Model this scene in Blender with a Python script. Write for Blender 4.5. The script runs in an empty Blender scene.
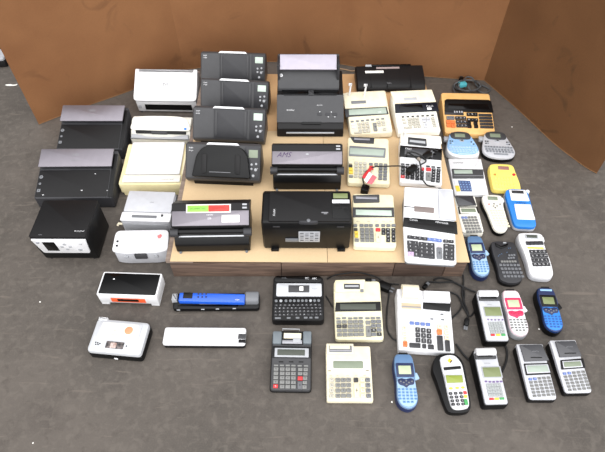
import bpy, math, random
from mathutils import Matrix, Vector
random.seed(7)
S = bpy.context.scene
COL = S.collection
# ------------------------------------------------------------------ camera model
F = 521.0; PITCH = math.radians(51.3); CAMH = 1.63; CX, CY = 302.5, 226.0
cp, sp = math.cos(PITCH), math.sin(PITCH)
def at(u, v, z=0.0):
    a = (u-CX)/F; b = (CY-v)/F
    d = Vector((a, cp+b*sp, -sp+b*cp))
    return Vector((0, 0, CAMH)) + d*((CAMH-z)/-d.z)
cam = bpy.data.objects.new('camera', bpy.data.cameras.new('camera')); COL.objects.link(cam)
cam.location = (0, 0, CAMH); cam.rotation_euler = (math.pi/2-PITCH, 0, 0)
cam.data.sensor_width = 36; cam.data.lens = F/605*36; cam.data.clip_start = .01
S.camera = cam
# ------------------------------------------------------------------ materials
MATS = {}
def lin(c):
    return tuple(((x/255)/12.92 if x/255 <= .04045 else ((x/255+.055)/1.055)**2.4) for x in c)
def mat(name, rgb, rough=.5, metal=0, var=.06, scale=40, bump=0, coat=0, rgb2=None, alpha=1, spec=.5):
    if name in MATS: return MATS[name]
    m = bpy.data.materials.new(name); m.use_nodes = True; nt = m.node_tree; n = nt.nodes; l = nt.links
    b = n['Principled BSDF']; c = lin(rgb)
    tc = n.new('ShaderNodeTexCoord'); nz = n.new('ShaderNodeTexNoise'); nz.inputs['Scale'].default_value = scale
    nz.inputs['Detail'].default_value = 5
    l.new(tc.outputs['Object'], nz.inputs['Vector'])
    mx = n.new('ShaderNodeMix'); mx.data_type = 'RGBA'
    rp = n.new('ShaderNodeValToRGB'); rp.color_ramp.elements[0].position = .35; rp.color_ramp.elements[1].position = .65
    l.new(nz.outputs['Fac'], rp.inputs[0]); l.new(rp.outputs[0], mx.inputs[0])
    c2 = lin(rgb2) if rgb2 else tuple(x*(1-var) for x in c)
    mx.inputs[6].default_value = (*c, 1); mx.inputs[7].default_value = (*c2, 1)
    l.new(mx.outputs[2], b.inputs['Base Color'])
    b.inputs['Roughness'].default_value = rough; b.inputs['Metallic'].default_value = metal
    b.inputs['Coat Weight'].default_value = coat; b.inputs['Specular IOR Level'].default_value = spec
    if alpha < 1: b.inputs['Alpha'].default_value = alpha
    if bump:
        bp = n.new('ShaderNodeBump'); bp.inputs['Strength'].default_value = bump; bp.inputs['Distance'].default_value = .002
        l.new(nz.outputs['Fac'], bp.inputs['Height']); l.new(bp.outputs[0], b.inputs['Normal'])
    MATS[name] = m; return m
white = mat('white_plastic', (228, 228, 230), .35)
offwhite = mat('off_white_plastic', (232, 229, 218), .4)
cream = mat('cream_plastic', (228, 221, 190), .45, rgb2=(222, 213, 178))
cream2 = mat('aged_cream_plastic', (224, 216, 192), .45, rgb2=(218, 208, 180))
ivory = mat('ivory_plastic', (228, 216, 186), .5)
yellowed = mat('yellowed_plastic', (238, 224, 176), .45)
orange_p = mat('orange_plastic', (232, 184, 118), .4, rgb2=(226, 176, 108))
black = mat('black_plastic', (13, 13, 14), .36, var=.15, spec=.25)
gloss = mat('gloss_black', (9, 9, 10), .1, var=.1, spec=.28)
satin = mat('satin_black_plastic', (22, 21, 22), .42, var=.1, spec=.25)
dgrey = mat('dark_grey_plastic', (50, 50, 53), .4, var=.08, spec=.35)
mgrey = mat('charcoal_plastic', (64, 64, 66), .4, var=.08, spec=.35)
grey = mat('grey_plastic', (112, 114, 118), .4)
lgrey = mat('light_grey_plastic', (168, 170, 174), .4)
silver = mat('silver_plastic', (198, 200, 204), .3, metal=.15)
silverw = mat('pale_silver_plastic', (194, 195, 200), .32, metal=.1)
mauve = mat('mauve_grey_satin', (132, 127, 134), .3, metal=.6)
chrome = mat('chrome', (200, 200, 205), .12, metal=1)
smoke = mat('smoky_clear_plastic', (58, 58, 62), .1, coat=.5)
lcd = mat('lcd_glass', (126, 136, 116), .12)
lcdl = mat('pale_lcd_glass', (160, 172, 160), .12)
lcdw = mat('bright_lcd_glass', (188, 204, 190), .12)
lcdg = mat('green_lcd_glass', (138, 152, 50), .15, coat=.3)
lcdo = mat('olive_lcd_glass', (118, 128, 84), .15)
lcdd = mat('dark_lcd_glass', (74, 78, 70), .12, spec=.3)
paper = mat('white_paper', (240, 238, 232), .8)
oldpaper = mat('yellowed_paper', (232, 222, 196), .8)
red = mat('red_plastic', (200, 48, 52), .4)
green = mat('green_plastic', (70, 160, 90), .4)
yel = mat('yellow_key_plastic', (232, 200, 70), .4)
pink = mat('raspberry_plastic', (216, 48, 92), .35)
palepink = mat('pale_pink_plastic', (238, 216, 222), .35)
orange = mat('orange_key_plastic', (228, 120, 60), .45)
blue = mat('blue_gloss_plastic', (24, 88, 200), .15, coat=.5)
blueb = mat('bright_blue_plastic', (44, 128, 214), .35)
navy = mat('navy_plastic', (30, 42, 82), .35)
skyb = mat('sky_blue_plastic', (142, 182, 222), .35)
steelb = mat('steel_blue_plastic', (98, 132, 172), .3, metal=.2)
lblue = mat('light_blue_plastic', (158, 188, 216), .35)
navykey = mat('navy_membrane', (72, 88, 130), .5)
bluekey = mat('blue_key_plastic', (96, 118, 178), .4)
tealt = mat('teal_tape', (80, 178, 190), .6)
yshell = mat('yellow_shell_plastic', (250, 226, 118), .4)
cutmet = mat('tear_bar_metal', (150, 150, 155), .3, metal=.9)
rubber = mat('black_rubber', (16, 16, 17), .6)
cablegrey = mat('grey_cable_rubber', (80, 82, 84), .55)
limeL = mat('lime_label', (140, 196, 80), .5)
redL = mat('red_label', (212, 58, 50), .5)
inkd = mat('dark_ink', (40, 40, 46), .6)
inkw = mat('white_ink', (226, 226, 228), .5)
inkp = mat('purple_ink', (66, 44, 84), .6)
inkg = mat('grey_ink', (130, 130, 134), .6)

def wood(name, rgb, rgb2):
    m = bpy.data.materials.new(name); m.use_nodes = True; nt = m.node_tree; n = nt.nodes; l = nt.links
    b = n['Principled BSDF']; tc = n.new('ShaderNodeTexCoord'); mp = n.new('ShaderNodeMapping'); l.new(tc.outputs['Object'], mp.inputs[0])
    mp.inputs['Scale'].default_value = (3, 30, 30)
    nz = n.new('ShaderNodeTexNoise'); nz.inputs['Scale'].default_value = 2.2; nz.inputs['Detail'].default_value = 7; nz.inputs['Distortion'].default_value = .8
    l.new(mp.outputs[0], nz.inputs['Vector'])
    rp = n.new('ShaderNodeValToRGB'); rp.color_ramp.elements[0].position = .3; rp.color_ramp.elements[1].position = .7
    rp.color_ramp.elements[0].color = (*lin(rgb2), 1); rp.color_ramp.elements[1].color = (*lin(rgb), 1)
    l.new(nz.outputs['Fac'], rp.inputs[0]); l.new(rp.outputs[0], b.inputs['Base Color']); b.inputs['Roughness'].default_value = .85
    bp = n.new('ShaderNodeBump'); bp.inputs['Strength'].default_value = .4; bp.inputs['Distance'].default_value = .002
    l.new(nz.outputs['Fac'], bp.inputs['Height']); l.new(bp.outputs[0], b.inputs['Normal'])
    return m
def cardboard(name, rgb, rgb2, dark, scuff=.5, sc=3.0):
    m = bpy.data.materials.new(name); m.use_nodes = True; nt = m.node_tree; n = nt.nodes; l = nt.links
    b = n['Principled BSDF']; tc = n.new('ShaderNodeTexCoord')
    def noise(s, det=6, dist=0):
        z = n.new('ShaderNodeTexNoise'); z.inputs['Scale'].default_value = s; z.inputs['Detail'].default_value = det
        z.inputs['Distortion'].default_value = dist; l.new(tc.outputs['Object'], z.inputs['Vector']); return z
    def ramp(src, a, c, ca=(0, 0, 0), cb=(1, 1, 1)):
        r = n.new('ShaderNodeValToRGB'); r.color_ramp.elements[0].position = a; r.color_ramp.elements[1].position = c
        r.color_ramp.elements[0].color = (*ca, 1); r.color_ramp.elements[1].color = (*cb, 1); l.new(src, r.inputs[0]); return r
    def mix(f, a, c):
        x = n.new('ShaderNodeMix'); x.data_type = 'RGBA'; l.new(f, x.inputs[0])
        for i, q in ((6, a), (7, c)):
            if isinstance(q, tuple): x.inputs[i].default_value = (*q, 1)
            else: l.new(q, x.inputs[i])
        return x.outputs[2]
    base = ramp(noise(sc, 8, .5).outputs['Fac'], .3, .72, lin(rgb2), lin(rgb)).outputs[0]
    st = ramp(noise(sc*2.3, 5, 1.2).outputs['Fac'], .60, .80, (0, 0, 0), (scuff,)*3).outputs[0]
    c = mix(st, base, lin(dark))
    fib = ramp(noise(180, 3).outputs['Fac'], .3, .7, (0, 0, 0), (.14,)*3).outputs[0]
    c = mix(fib, c, lin(dark))
    l.new(c, b.inputs['Base Color']); b.inputs['Roughness'].default_value = .8; b.inputs['Specular IOR Level'].default_value = .25
    bp = n.new('ShaderNodeBump'); bp.inputs['Strength'].default_value = .3; bp.inputs['Distance'].default_value = .004
    l.new(noise(sc*4, 5).outputs['Fac'], bp.inputs['Height']); l.new(bp.outputs[0], b.inputs['Normal'])
    return m
def concrete():
    m = bpy.data.materials.new('concrete_floor'); m.use_nodes = True; nt = m.node_tree; n = nt.nodes; l = nt.links
    b = n['Principled BSDF']; tc = n.new('ShaderNodeTexCoord')
    def noise(s, det=6, dist=0, vec=None):
        z = n.new('ShaderNodeTexNoise'); z.inputs['Scale'].default_value = s; z.inputs['Detail'].default_value = det
        z.inputs['Distortion'].default_value = dist; l.new(vec or tc.outputs['Object'], z.inputs['Vector']); return z.outputs['Fac']
    def ramp(src, a, c, ca=(0, 0, 0), cb=(1, 1, 1)):
        r = n.new('ShaderNodeValToRGB'); r.color_ramp.elements[0].position = a; r.color_ramp.elements[1].position = c
        r.color_ramp.elements[0].color = (*ca, 1); r.color_ramp.elements[1].color = (*cb, 1); l.new(src, r.inputs[0]); return r.outputs[0]
    def mix(f, a, c):
        x = n.new('ShaderNodeMix'); x.data_type = 'RGBA'; l.new(f, x.inputs[0])
        for i, q in ((6, a), (7, c)):
            if isinstance(q, tuple): x.inputs[i].default_value = (*q, 1)
            else: l.new(q, x.inputs[i])
        return x.outputs[2]
    base = ramp(noise(1.6, 9, .4), .36, .64, lin((76, 71, 66)), lin((95, 88, 82)))
    c = mix(ramp(noise(5, 9, .8), .5, .68, cb=(.6,)*3), base, lin((96, 89, 83)))
    c = mix(ramp(noise(3.1, 8, 1.0), .54, .70, cb=(.5,)*3), c, lin((66, 60, 56)))
    c = mix(ramp(noise(38, 8, .5), .5, .66, cb=(.5,)*3), c, lin((106, 99, 92)))
    c = mix(ramp(noise(28, 8, .5), .55, .7, cb=(.45,)*3), c, lin((68, 62, 57)))
    c = mix(ramp(noise(190, 3), .45, .75, cb=(.35,)*3), c, lin((104, 96, 88)))
    mp = n.new('ShaderNodeMapping'); l.new(tc.outputs['Object'], mp.inputs[0]); mp.inputs['Rotation'].default_value = (0, 0, .6); mp.inputs['Scale'].default_value = (3, 30, 1)
    c = mix(ramp(noise(2, 5, .8, mp.outputs[0]), .63, .72, cb=(.4,)*3), c, lin((120, 110, 101)))
    l.new(c, b.inputs['Base Color']); b.inputs['Roughness'].default_value = .62
    b.inputs['Specular IOR Level'].default_value = .35
    bp = n.new('ShaderNodeBump'); bp.inputs['Strength'].default_value = .25; bp.inputs['Distance'].default_value = .003
    l.new(noise(60, 6), bp.inputs['Height']); l.new(bp.outputs[0], b.inputs['Normal'])
    return m
# ------------------------------------------------------------------ mesh builder
def area(p): return sum(p[i][0]*p[(i+1) % len(p)][1]-p[(i+1) % len(p)][0]*p[i][1] for i in range(len(p)))/2
def ccw(p): return list(p) if area(p) > 0 else list(p)[::-1]
def inset(p, d):
    out = []; n = len(p)
    for i in range(n):
        a, b, c = Vector(p[i-1]), Vector(p[i]), Vector(p[(i+1) % n])
        e1 = (b-a); e2 = (c-b)
        if e1.length < 1e-9 or e2.length < 1e-9: out.append(tuple(b)); continue
        e1.normalize(); e2.normalize()
        n1 = Vector((-e1.y, e1.x)); n2 = Vector((-e2.y, e2.x)); s = n1+n2
        if s.length < .2: s = n1
        s = s.normalized(); k = max(.4, s.dot(n1))
        out.append(tuple(b+s*(d/k)))
    return out
def rnd(p, r, n=4):
    p = ccw(p); out = []; N = len(p)
    for i in range(N):
        ri = r[i] if isinstance(r, (list, tuple)) else r
        a, b, c = Vector(p[i-1]), Vector(p[i]), Vector(p[(i+1) % N])
        la, lc = (a-b).length, (c-b).length; ri = min(ri, la*.45, lc*.45)
        if ri < 1e-5: out.append(tuple(b)); continue
        s = b+(a-b).normalized()*ri; e = b+(c-b).normalized()*ri
        for k in range(n+1):
            t = k/n; out.append(tuple(s*(1-t)**2+b*2*t*(1-t)+e*t*t))
    return out
def rrect(x0, y0, x1, y1, r=.002, n=4): return rnd([(x0, y0), (x1, y0), (x1, y1), (x0, y1)], r, n)
def cr(p, n=4, closed=True):
    P = [Vector(q) for q in p]; out = []; N = len(P)
    for i in range(N if closed else N-1):
        a = P[i-1] if closed or i > 0 else P[0]; b = P[i]; c = P[(i+1) % N]
        d = P[(i+2) % N] if closed or i+2 < N else P[-1]
        for k in range(n):
            t = k/n
            out.append(tuple(.5*((2*b)+(c-a)*t+(2*a-5*b+4*c-d)*t*t+(3*b-a-3*c+d)*t**3)))
    if not closed: out.append(tuple(P[-1]))
    return out
def circ(x, y, r, n=20, ry=None): return [(x+r*math.cos(2*math.pi*k/n), y+(ry or r)*math.sin(2*math.pi*k/n)) for k in range(n)]
TXT = {}
def glyphs(s):
    if s not in TXT:
        cu = bpy.data.curves.new('t', 'FONT'); cu.body = s; cu.size = 1; cu.resolution_u = 3
        o = bpy.data.objects.new('t', cu); COL.objects.link(o)
        dg = bpy.context.evaluated_depsgraph_get(); dg.update()
        me = bpy.data.meshes.new_from_object(o.evaluated_get(dg))
        v = [tuple(x.co) for x in me.vertices]; f = [tuple(p.vertices) for p in me.polygons]
        bpy.data.objects.remove(o); bpy.data.curves.remove(cu); bpy.data.meshes.remove(me)
        x0 = min(a[0] for a in v); x1 = max(a[0] for a in v); y0 = min(a[1] for a in v); y1 = max(a[1] for a in v)
        h = .70
        TXT[s] = ([((a[0]-(x0+x1)/2)/h, (a[1]-(y0+y1)/2)/h) for a in v], f, (x1-x0)/h)
    return TXT[s]
class MB:
    def __init__(s): s.v = []; s.f = []; s.m = []; s.mats = []; s.T = Matrix()
    def mi(s, m):
        if m not in s.mats: s.mats.append(m)
        return s.mats.index(m)
    def add(s, v, f, m):
        o = len(s.v); s.v += [tuple(s.T @ Vector(p)) for p in v]; k = s.mi(m)
        for q in f: s.f.append(tuple(i+o for i in q)); s.m.append(k)
        return s
    def loft(s, R, m, caps=(1, 1)):
        n = len(R[0]); v = [p for r in R for p in r]; f = []
        for k in range(len(R)-1):
            for i in range(n):
                j = (i+1) % n; f.append((k*n+i, k*n+j, (k+1)*n+j, (k+1)*n+i))
        if caps[0]: f.append(tuple(range(n))[::-1])
        if caps[1]: f.append(tuple((len(R)-1)*n+i for i in range(n)))
        return s.add(v, f, m)
    def slab(s, out, c0, c1, m, b=.001, b0=0, mp=None, top=None):
        out = ccw(out); b = min(b, (c1-c0)*.9)
        mp = mp or (lambda x, y, c: (x, y, c))
        R = []
        if b0: R += [(inset(out, b0), c0), (out, c0+b0)]
        else: R += [(out, c0)]
        if b: R += [(out, c1-b), (inset(out, b*.3), c1-b*.3), (inset(out, b), c1)]
        else: R += [(out, c1)]
        rings = []
        for o, c in R:
            if top and c > c0+b0+1e-9: rings.append([(x, y, top(x, y)+c-c1) for x, y in o])
            else: rings.append([mp(x, y, c) for x, y in o])
        return s.loft(rings, m)
    def box(s, x0, y0, z0, x1, y1, z1, m, b=.001, r=.001):
        return s.slab(rrect(x0, y0, x1, y1, r, 2), z0, z1, m, b)
    def prof(s, pts, x0, x1, m, b=.003, r=.004):
        p = rnd(pts, r, 3) if r else ccw(pts)
        return s.slab(p, x0, x1, m, b, b, mp=lambda y, z, c: (c, y, z))
    def tube(s, path, r, m, n=8):
        P = [Vector(p) for p in path]; R = []
        up = Vector((0, 0, 1)); 
        for i, p in enumerate(P):
            t = (P[min(i+1, len(P)-1)]-P[max(i-1, 0)]).normalized()
            if i == 0:
                a = t.cross(up if abs(t.z) < .9 else Vector((1, 0, 0))).normalized()
            else:
                a = (a-t*a.dot(t)); a = a.normalized() if a.length > 1e-6 else t.orthogonal().normalized()
            c = t.cross(a); rr = r(i/(len(P)-1)) if callable(r) else r
            R.append([tuple(p+(a*math.cos(2*math.pi*k/n)+c*math.sin(2*math.pi*k/n))*rr) for k in range(n)])
        return s.loft(R, m)
    def text(s, t, x, y, z, h, m, rot=0, wmax=None, shear=0):
        v, f, w = glyphs(t); kx = h if not wmax else min(h, wmax/w)
        c, q = math.cos(rot), math.sin(rot)
        return s.add([((a*kx+b*h*shear)*c-b*h*q+x, (a*kx+b*h*shear)*q+b*h*c+y, z) for a, b in v], f, m)
    def mesh(s, name):
        me = bpy.data.meshes.new(name); me.from_pydata(s.v, [], s.f)
        for m in s.mats: me.materials.append(m)
        me.polygons.foreach_set('material_index', s.m)
        me.polygons.foreach_set('use_smooth', [True]*len(s.f)); me.update(); me.set_sharp_from_angle(angle=math.radians(35))
        return me
    def obj(s, name, parent=None, label=None):
        o = bpy.data.objects.new(name, s.mesh(name)); COL.objects.link(o); o.parent = parent
        if label: o['label'] = label
        return o
def tag(o, label, cat, group=None, kind=None):
    if label: o['label'] = label
    if cat: o['category'] = cat
    if group: o['group'] = group
    if kind: o['kind'] = kind
    return o
# ------------------------------------------------------------------ device placement
def homog(src):
    # maps quad (BL,BR,FR,FL) pixels to (0,0),(1,0),(1,1),(0,1): solve for the inverse analytically
    (x0, y0), (x1, y1), (x2, y2), (x3, y3) = src
    dx1, dx2, dx3 = x1-x2, x3-x2, x0-x1+x2-x3; dy1, dy2, dy3 = y1-y2, y3-y2, y0-y1+y2-y3
    den = dx1*dy2-dx2*dy1; g = (dx3*dy2-dx2*dy3)/den; h = (dx1*dy3-dx3*dy1)/den
    M = Matrix(((x1-x0+g*x1, x3-x0+h*x3, x0), (y1-y0+g*y1, y3-y0+h*y3, y0), (g, h, 1))).inverted()
    def f(x, y):
        r = M @ Vector((x, y, 1)); return r.x/r.z, r.y/r.z
    return f
BZ = .112      # top of the cardboard laid on the pallet
KEYC = {}
keyg = mat('key_grey_plastic', (124, 124, 122), .45); keyw = mat('key_pale_plastic', (186, 182, 170), .45); keyd = mat('key_dark_plastic', (44, 44, 47), .4)
KSUB = {'light_grey_plastic': keyg, 'off_white_plastic': keyw, 'charcoal_plastic': keyd, 'dark_grey_plastic': keyd}
class Dev:
    def __init__(s, name, label, cat, group, quad, zf, zb, base=0, crop=None):
        BL, BR, FR, FL = quad
        w = [at(*BL, base+zb), at(*BR, base+zb), at(*FR, base+zf), at(*FL, base+zf)]
        c = sum(w, Vector())/4; xd = (w[2]-w[3])+(w[1]-w[0]); xd.z = 0; xd.normalize(); sd = (w[0]-w[3])+(w[1]-w[2]); sd.z = 0; sd.normalize(); xd = (xd*1.2+Vector((sd.y, -sd.x, 0))*.8).normalized(); yd = Vector((-xd.y, xd.x, 0))
        s.w = ((w[2]-w[3]).dot(xd)+(w[1]-w[0]).dot(xd))/2; s.d = ((w[0]-w[3]).dot(yd)+(w[1]-w[2]).dot(yd))/2
        s.zf, s.zb, s.base = zf, zb, base; s.L = math.hypot(s.d, zb-zf)
        s.root = bpy.data.objects.new(name, None); s.root.empty_display_size = .03; COL.objects.link(s.root)
        s.root.location = (c.x, c.y, base); s.root.rotation_euler = (0, 0, math.atan2(xd.y, xd.x))
        s.tilt = math.atan2(zb-zf, s.d); s.loc = (0, 0, (zf+zb)/2)
        s.H = homog(quad); s.crop = crop; s.name = name
        tag(s.root, label, cat, group)
    def st(s, x, y):
        if s.crop: x = s.crop[0]+x/s.crop[2]; y = s.crop[1]+y/s.crop[2]
        return s.H(x, y)
    def ab(s, S_, T_): return ((S_-.5)*s.w, (.5-T_)*s.L)      # frame coords
    def xy(s, S_, T_): return ((S_-.5)*s.w, (.5-T_)*s.d)      # root coords
    def pr(s, x0, y0, x1, y1):                                # pixel rect -> frame rect
        cx, cy = (x0+x1)/2, (y0+y1)/2; c = s.ab(*s.st(cx, cy))
        hw = abs(s.st(x1, cy)[0]-s.st(x0, cy)[0])*s.w/2; hh = abs(s.st(cx, y1)[1]-s.st(cx, y0)[1])*s.L/2
        return c[0]-hw, c[1]-hh, c[0]+hw, c[1]+hh
    def nr(s, s0, t0, s1, t1):
        a = s.ab(s0, t1); b = s.ab(s1, t0); return a[0], a[1], b[0], b[1]
    def part(s, mb, name, parent=None, frame=True, label=None):
        o = mb.obj(name, parent or s.root, label); o['_fr'] = 1 if frame else 0
        if frame and not (parent and parent.get('_fr')): o.location = s.loc; o.rotation_euler = (s.tilt, 0, 0)
        return o
    def top(s, x, y): return s.zf+(s.zb-s.zf)*(y/s.d+.5)
    def body(s, m, out=None, r=.008, b=.004, drop=0, name='body', grow=0, z0=.002, b0=.003, label=None):
        if out is None: out = rrect(-s.w/2-grow, -s.d/2-grow, s.w/2+grow, s.d/2+grow, r)
        mb = MB(); mb.slab(out, z0, 1, m, b, b0, top=lambda x, y: s.top(x, y)-drop)
        return s.part(mb, name, frame=False, label=label)
    def rect(s, name, rc, m, h=.001, h0=-.001, r=.001, b=.0004, parent=None, label=None, px=True):
        x0, y0, x1, y1 = s.pr(*rc) if px else s.nr(*rc)
        mb = MB(); mb.slab(rrect(x0, y0, x1, y1, r), h0, h, m, b); return s.part(mb, name, parent, True, label)
    def poly(s, name, pts, m, h=.001, h0=-.001, b=.0004, r=.001, parent=None, smooth=0, px=True, label=None):
        p = [s.ab(*(s.st(*q) if px else q)) for q in pts]; p = ccw(p)
        p = cr(p, smooth) if smooth else rnd(p, r)
        mb = MB(); mb.slab(p, h0, h, m, b); return s.part(mb, name, parent, True, label)
    def text(s, t, x, y, hpx, m, h=.0013, px=True, name='lettering', rot=0, parent=None, wpx=None, shear=0, label=None):
        a = s.ab(*(s.st(x, y) if px else (x, y)))
        hh = abs(s.st(x, y+hpx)[1]-s.st(x, y)[1])*s.L if px else hpx*s.L
        wm = (abs(s.st(x+wpx, y)[0]-s.st(x, y)[0])*s.w if px else wpx*s.w) if wpx else None
        mb = MB(); mb.text(t, a[0], a[1], h, hh, m, rot, wm, shear); return s.part(mb, name, parent, True, label)
    def key(s, c, kw, kh, m, leg=None, ink=inkd, name='key', h=.006, r=.0015, parent=None, label=None, top=None):
        m = KSUB.get(m.name, m); k = (round(kw, 4), round(kh, 4), m.name, leg, ink.name, h)
        if k not in KEYC:
            mb = MB(); mb.slab(rrect(-kw/2, -kh/2, kw/2, kh/2, r, 3), -.0012, h, m, min(.001, kw*.14))
            if leg: mb.text(leg, 0, 0, h+.0002, kh*.42, ink, wmax=kw*.5)
            KEYC[k] = mb.mesh(name)
        o = bpy.data.objects.new(name, KEYC[k]); COL.objects.link(o); o.parent = parent or s.root
        R = Matrix.Rotation(s.tilt, 4, 'X'); p = Matrix.Translation(s.loc) @ R @ Vector((c[0], c[1], 0))
        o.location = p; o.rotation_euler = (s.tilt, 0, 0)
        if label: o['label'] = label
        return o
    def grid(s, tl, tr, bl, nc, nr_, kw, kh, m, legs=None, ink=inkd, over={}, skip=(), name='key', h=.006):
        A, B, C = (Vector(s.st(*q)) for q in (tl, tr, bl)); 
        kw_ = abs(s.st(tl[0]+kw, tl[1])[0]-s.st(*tl)[0])*s.w; kh_ = abs(s.st(tl[0], tl[1]+kh)[1]-s.st(*tl)[1])*s.L
        for r in range(nr_):
            for c in range(nc):
                if (c, r) in skip: continue
                q = A+(B-A)*(c/max(1, nc-1))+(C-A)*(r/max(1, nr_-1))
                mm = over.get((c, r), m); lg = None
                if legs and r < len(legs):
                    row = legs[r].split() if ' ' in legs[r] else list(legs[r]); lg = row[c] if c < len(row) and row[c] != '_' else None
                s.key(s.ab(*q), kw_*1.1, kh_*1.1, mm, lg, inkw if mm in (red, bluekey, navykey, dgrey, mgrey, satin, black) else ink, name, h)
    def keyr(s, x0, y0, x1, y1, m, leg=None, ink=inkd, **k):
        a = s.pr(x0, y0, x1, y1); return s.key(((a[0]+a[2])/2, (a[1]+a[3])/2), a[2]-a[0], a[3]-a[1], m, leg, ink, **k)
    def feet(s, m=rubber, r=.006):
        for i, (a, b) in enumerate(((-1, -1), (1, -1), (1, 1), (-1, 1))):
            mb = MB(); mb.slab(circ(a*(s.w/2-.02), b*(s.d/2-.018), r, 12), 0, .004, m, .0005); s.part(mb, 'rubber_foot', frame=False)
# ================================================================== the place
mb = MB(); mb.add([(-5, -3, 0), (5, -3, 0), (5, 7, 0), (-5, 7, 0)], [(0, 1, 2, 3)], concrete())
o = mb.obj('floor'); o['kind'] = 'structure'
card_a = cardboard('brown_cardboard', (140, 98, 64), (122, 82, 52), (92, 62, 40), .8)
card_shaded = cardboard('shaded_brown_cardboard', (118, 82, 52), (102, 69, 42), (68, 50, 34), .85)  # same brown cardboard, with the right panel's shade painted into its colours
cardedge = cardboard('cardboard_cut_edge', (146, 110, 76), (120, 86, 56), (90, 62, 40))
cbx = bpy.data.objects.new('cardboard_bin', None); COL.objects.link(cbx); cbx.location = at(262, 64)
tag(cbx, 'huge opened brown cardboard bin walling in the back of the floor', 'cardboard box')
def panel(pts, m, hs=.95, label=None, lean=0.0):
    P = [at(u, v) for u, v in pts]; P = [Vector(q) for q in cr([p[:2] for p in P], 6, False)]
    th = .006; n = len(P); mb = MB(); R = []
    for i, p in enumerate(P):
        t = (P[min(i+1, n-1)]-P[max(i-1, 0)]).normalized(); nn = Vector((-t.y, t.x))*th
        q = p+nn
        R.append([(p.x, p.y, .001), (q.x, q.y, .001), (q.x, q.y, hs), (p.x, p.y, hs)])
    o_ = cbx.location
    R = [[(a-o_.x, b-o_.y, c) for a, b, c in r] for r in R]
    mb.loft(R, m)
    # pale cut edges along the floor and at the free end
    for k, r in enumerate(R[:-1]):
        a, b = R[k][0], R[k+1][0]
    mb.tube([(r[0][0], r[0][1]-.001, .003) for r in R], .0022, cardedge, 5)
    return mb.obj('panel', cbx, label)
panel([(39, 124.5), (82, 108), (126, 92.5), (160, 79), (184, 70)], card_a)
panel([(184, 70), (228, 65), (270, 62), (338, 64)], card_a)
panel([(338, 64), (380, 71), (430, 77), (484, 80.5)], card_a)
panel([(484, 80.5), (518, 110), (552, 142), (575, 160), (588, 169), (596.5, 173.5)], card_shaded, label='brown panel at the right side, its shade painted into the colour')
# ---- pallet
pw = [wood('pallet_wood_a', (116, 94, 80), (72, 56, 47)), wood('pallet_wood_b', (88, 70, 60), (62, 48, 40)), wood('pallet_wood_c', (142, 126, 114), (110, 94, 84))]
PX0, PX1, PY0, PY1 = -.478, .592, 1.066, 2.175; PC = ((PX0+PX1)/2, (PY0+PY1)/2)
pal = bpy.data.objects.new('wooden_pallet', None); COL.objects.link(pal); pal.location = (*PC, 0)
tag(pal, 'worn wooden pallet on the concrete floor carrying the cardboard sheets', 'pallet')
W2, D2 = (PX1-PX0)/2, (PY1-PY0)/2
def plank(nm, x0, y0, z0, x1, y1, z1, m, lab=None):
    mb = MB(); mb.box(x0, y0, z0, x1, y1, z1, m, .002, .002); return mb.obj(nm, pal, lab)
for k in range(3):
    y = -D2+.0 + k*(2*D2-.045)/2
    segs = [(-W2, -W2+.40, 0), (-W2+.402, W2-.26, 0), (W2-.258, W2-.075, 1), (W2-.073, W2, 0)] if k == 0 else [(-W2, W2, k % 3)]
    for a, b, mi in segs: plank('bearer', a, y, 0, b, y+.045, .086, pw[mi])
for k in range(8):
    x = -W2-.012+k*(2*W2-.105)/7
    plank('deck_board', x, -D2+.004*(k % 3), .087, x+.098, D2-.006*(k % 2), .103, pw[(k*2+2) % 3])
tan = cardboard('light_tan_cardboard', (210, 184, 146), (200, 172, 134), (174, 146, 110), .4, 2.2)
tan2 = cardboard('orange_tan_cardboard', (202, 164, 120), (192, 152, 110), (162, 126, 88), .4, 2.2)
def sheet(x0, y0, x1, y1, z, m, label, th=.0035, sk=0):
    cx, cy = (x0+x1)/2, (y0+y1)/2; mb = MB()
    mb.slab([(x0-cx, y0-cy), (x1-cx, y0-cy+sk), (x1-cx, y1-cy), (x0-cx, y1-cy)], 0, th, m, .0005)
    o = mb.obj('cardboard_sheet'); o.location = (cx, cy, z); tag(o, label, 'cardboard', 'cardboard sheets laid on the pallet'); return o
sheet(-.462, 1.70, .590, 2.172, .1035, tan2, 'orange-tan cardboard sheet at the back of the pallet')
sheet(-.470, 1.058, .088, 1.75, .1072, tan, 'light tan cardboard sheet at the front left of the pallet', sk=-.004)
sheet(.0895, 1.054, .592, 1.76, .1072, tan, 'light tan cardboard sheet at the front right of the pallet')
# ---- litter on the floor and the device peeking in at the far left
mb = MB(); mb.T = Matrix.Scale(.6, 4); mb.slab(cr([(-.05, .0), (-.02, .012), (.02, .004), (.05, .014), (.045, -.006), (.01, -.012), (-.03, -.01)], 4), 0, .0012, paper, .0003)
o = mb.obj('tape_scrap'); o.location = at(11, 85); tag(o, 'crumpled white tape scrap on the floor by the cardboard bin', 'scrap')
random.seed(3)
for (u, v, lb) in ((33, 443, 'tiny white paper crumb alone in the lower left of the floor'), (40, 302, 'tiny pale crumb on the floor left of the orange and white printer'), (392, 402, 'tiny white crumb on the floor left of the light blue label maker'),
                   (539, 329, 'tiny white crumb on the floor left of the dark-topped blue label maker'), (512, 127, 'tiny pale crumb on the floor behind the silver keyboard label maker')):
    mb = MB(); mb.slab([(.003*math.cos(a)*random.uniform(.7, 1.3), .003*math.sin(a)*random.uniform(.6, 1.2)) for a in (0, 1, 2, 3.1, 4, 5.1)], 0, .001, paper, .0003)
    o = mb.obj('paper_crumb'); o.location = at(u, v); tag(o, lb, 'crumb', 'crumbs on the floor')
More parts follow.
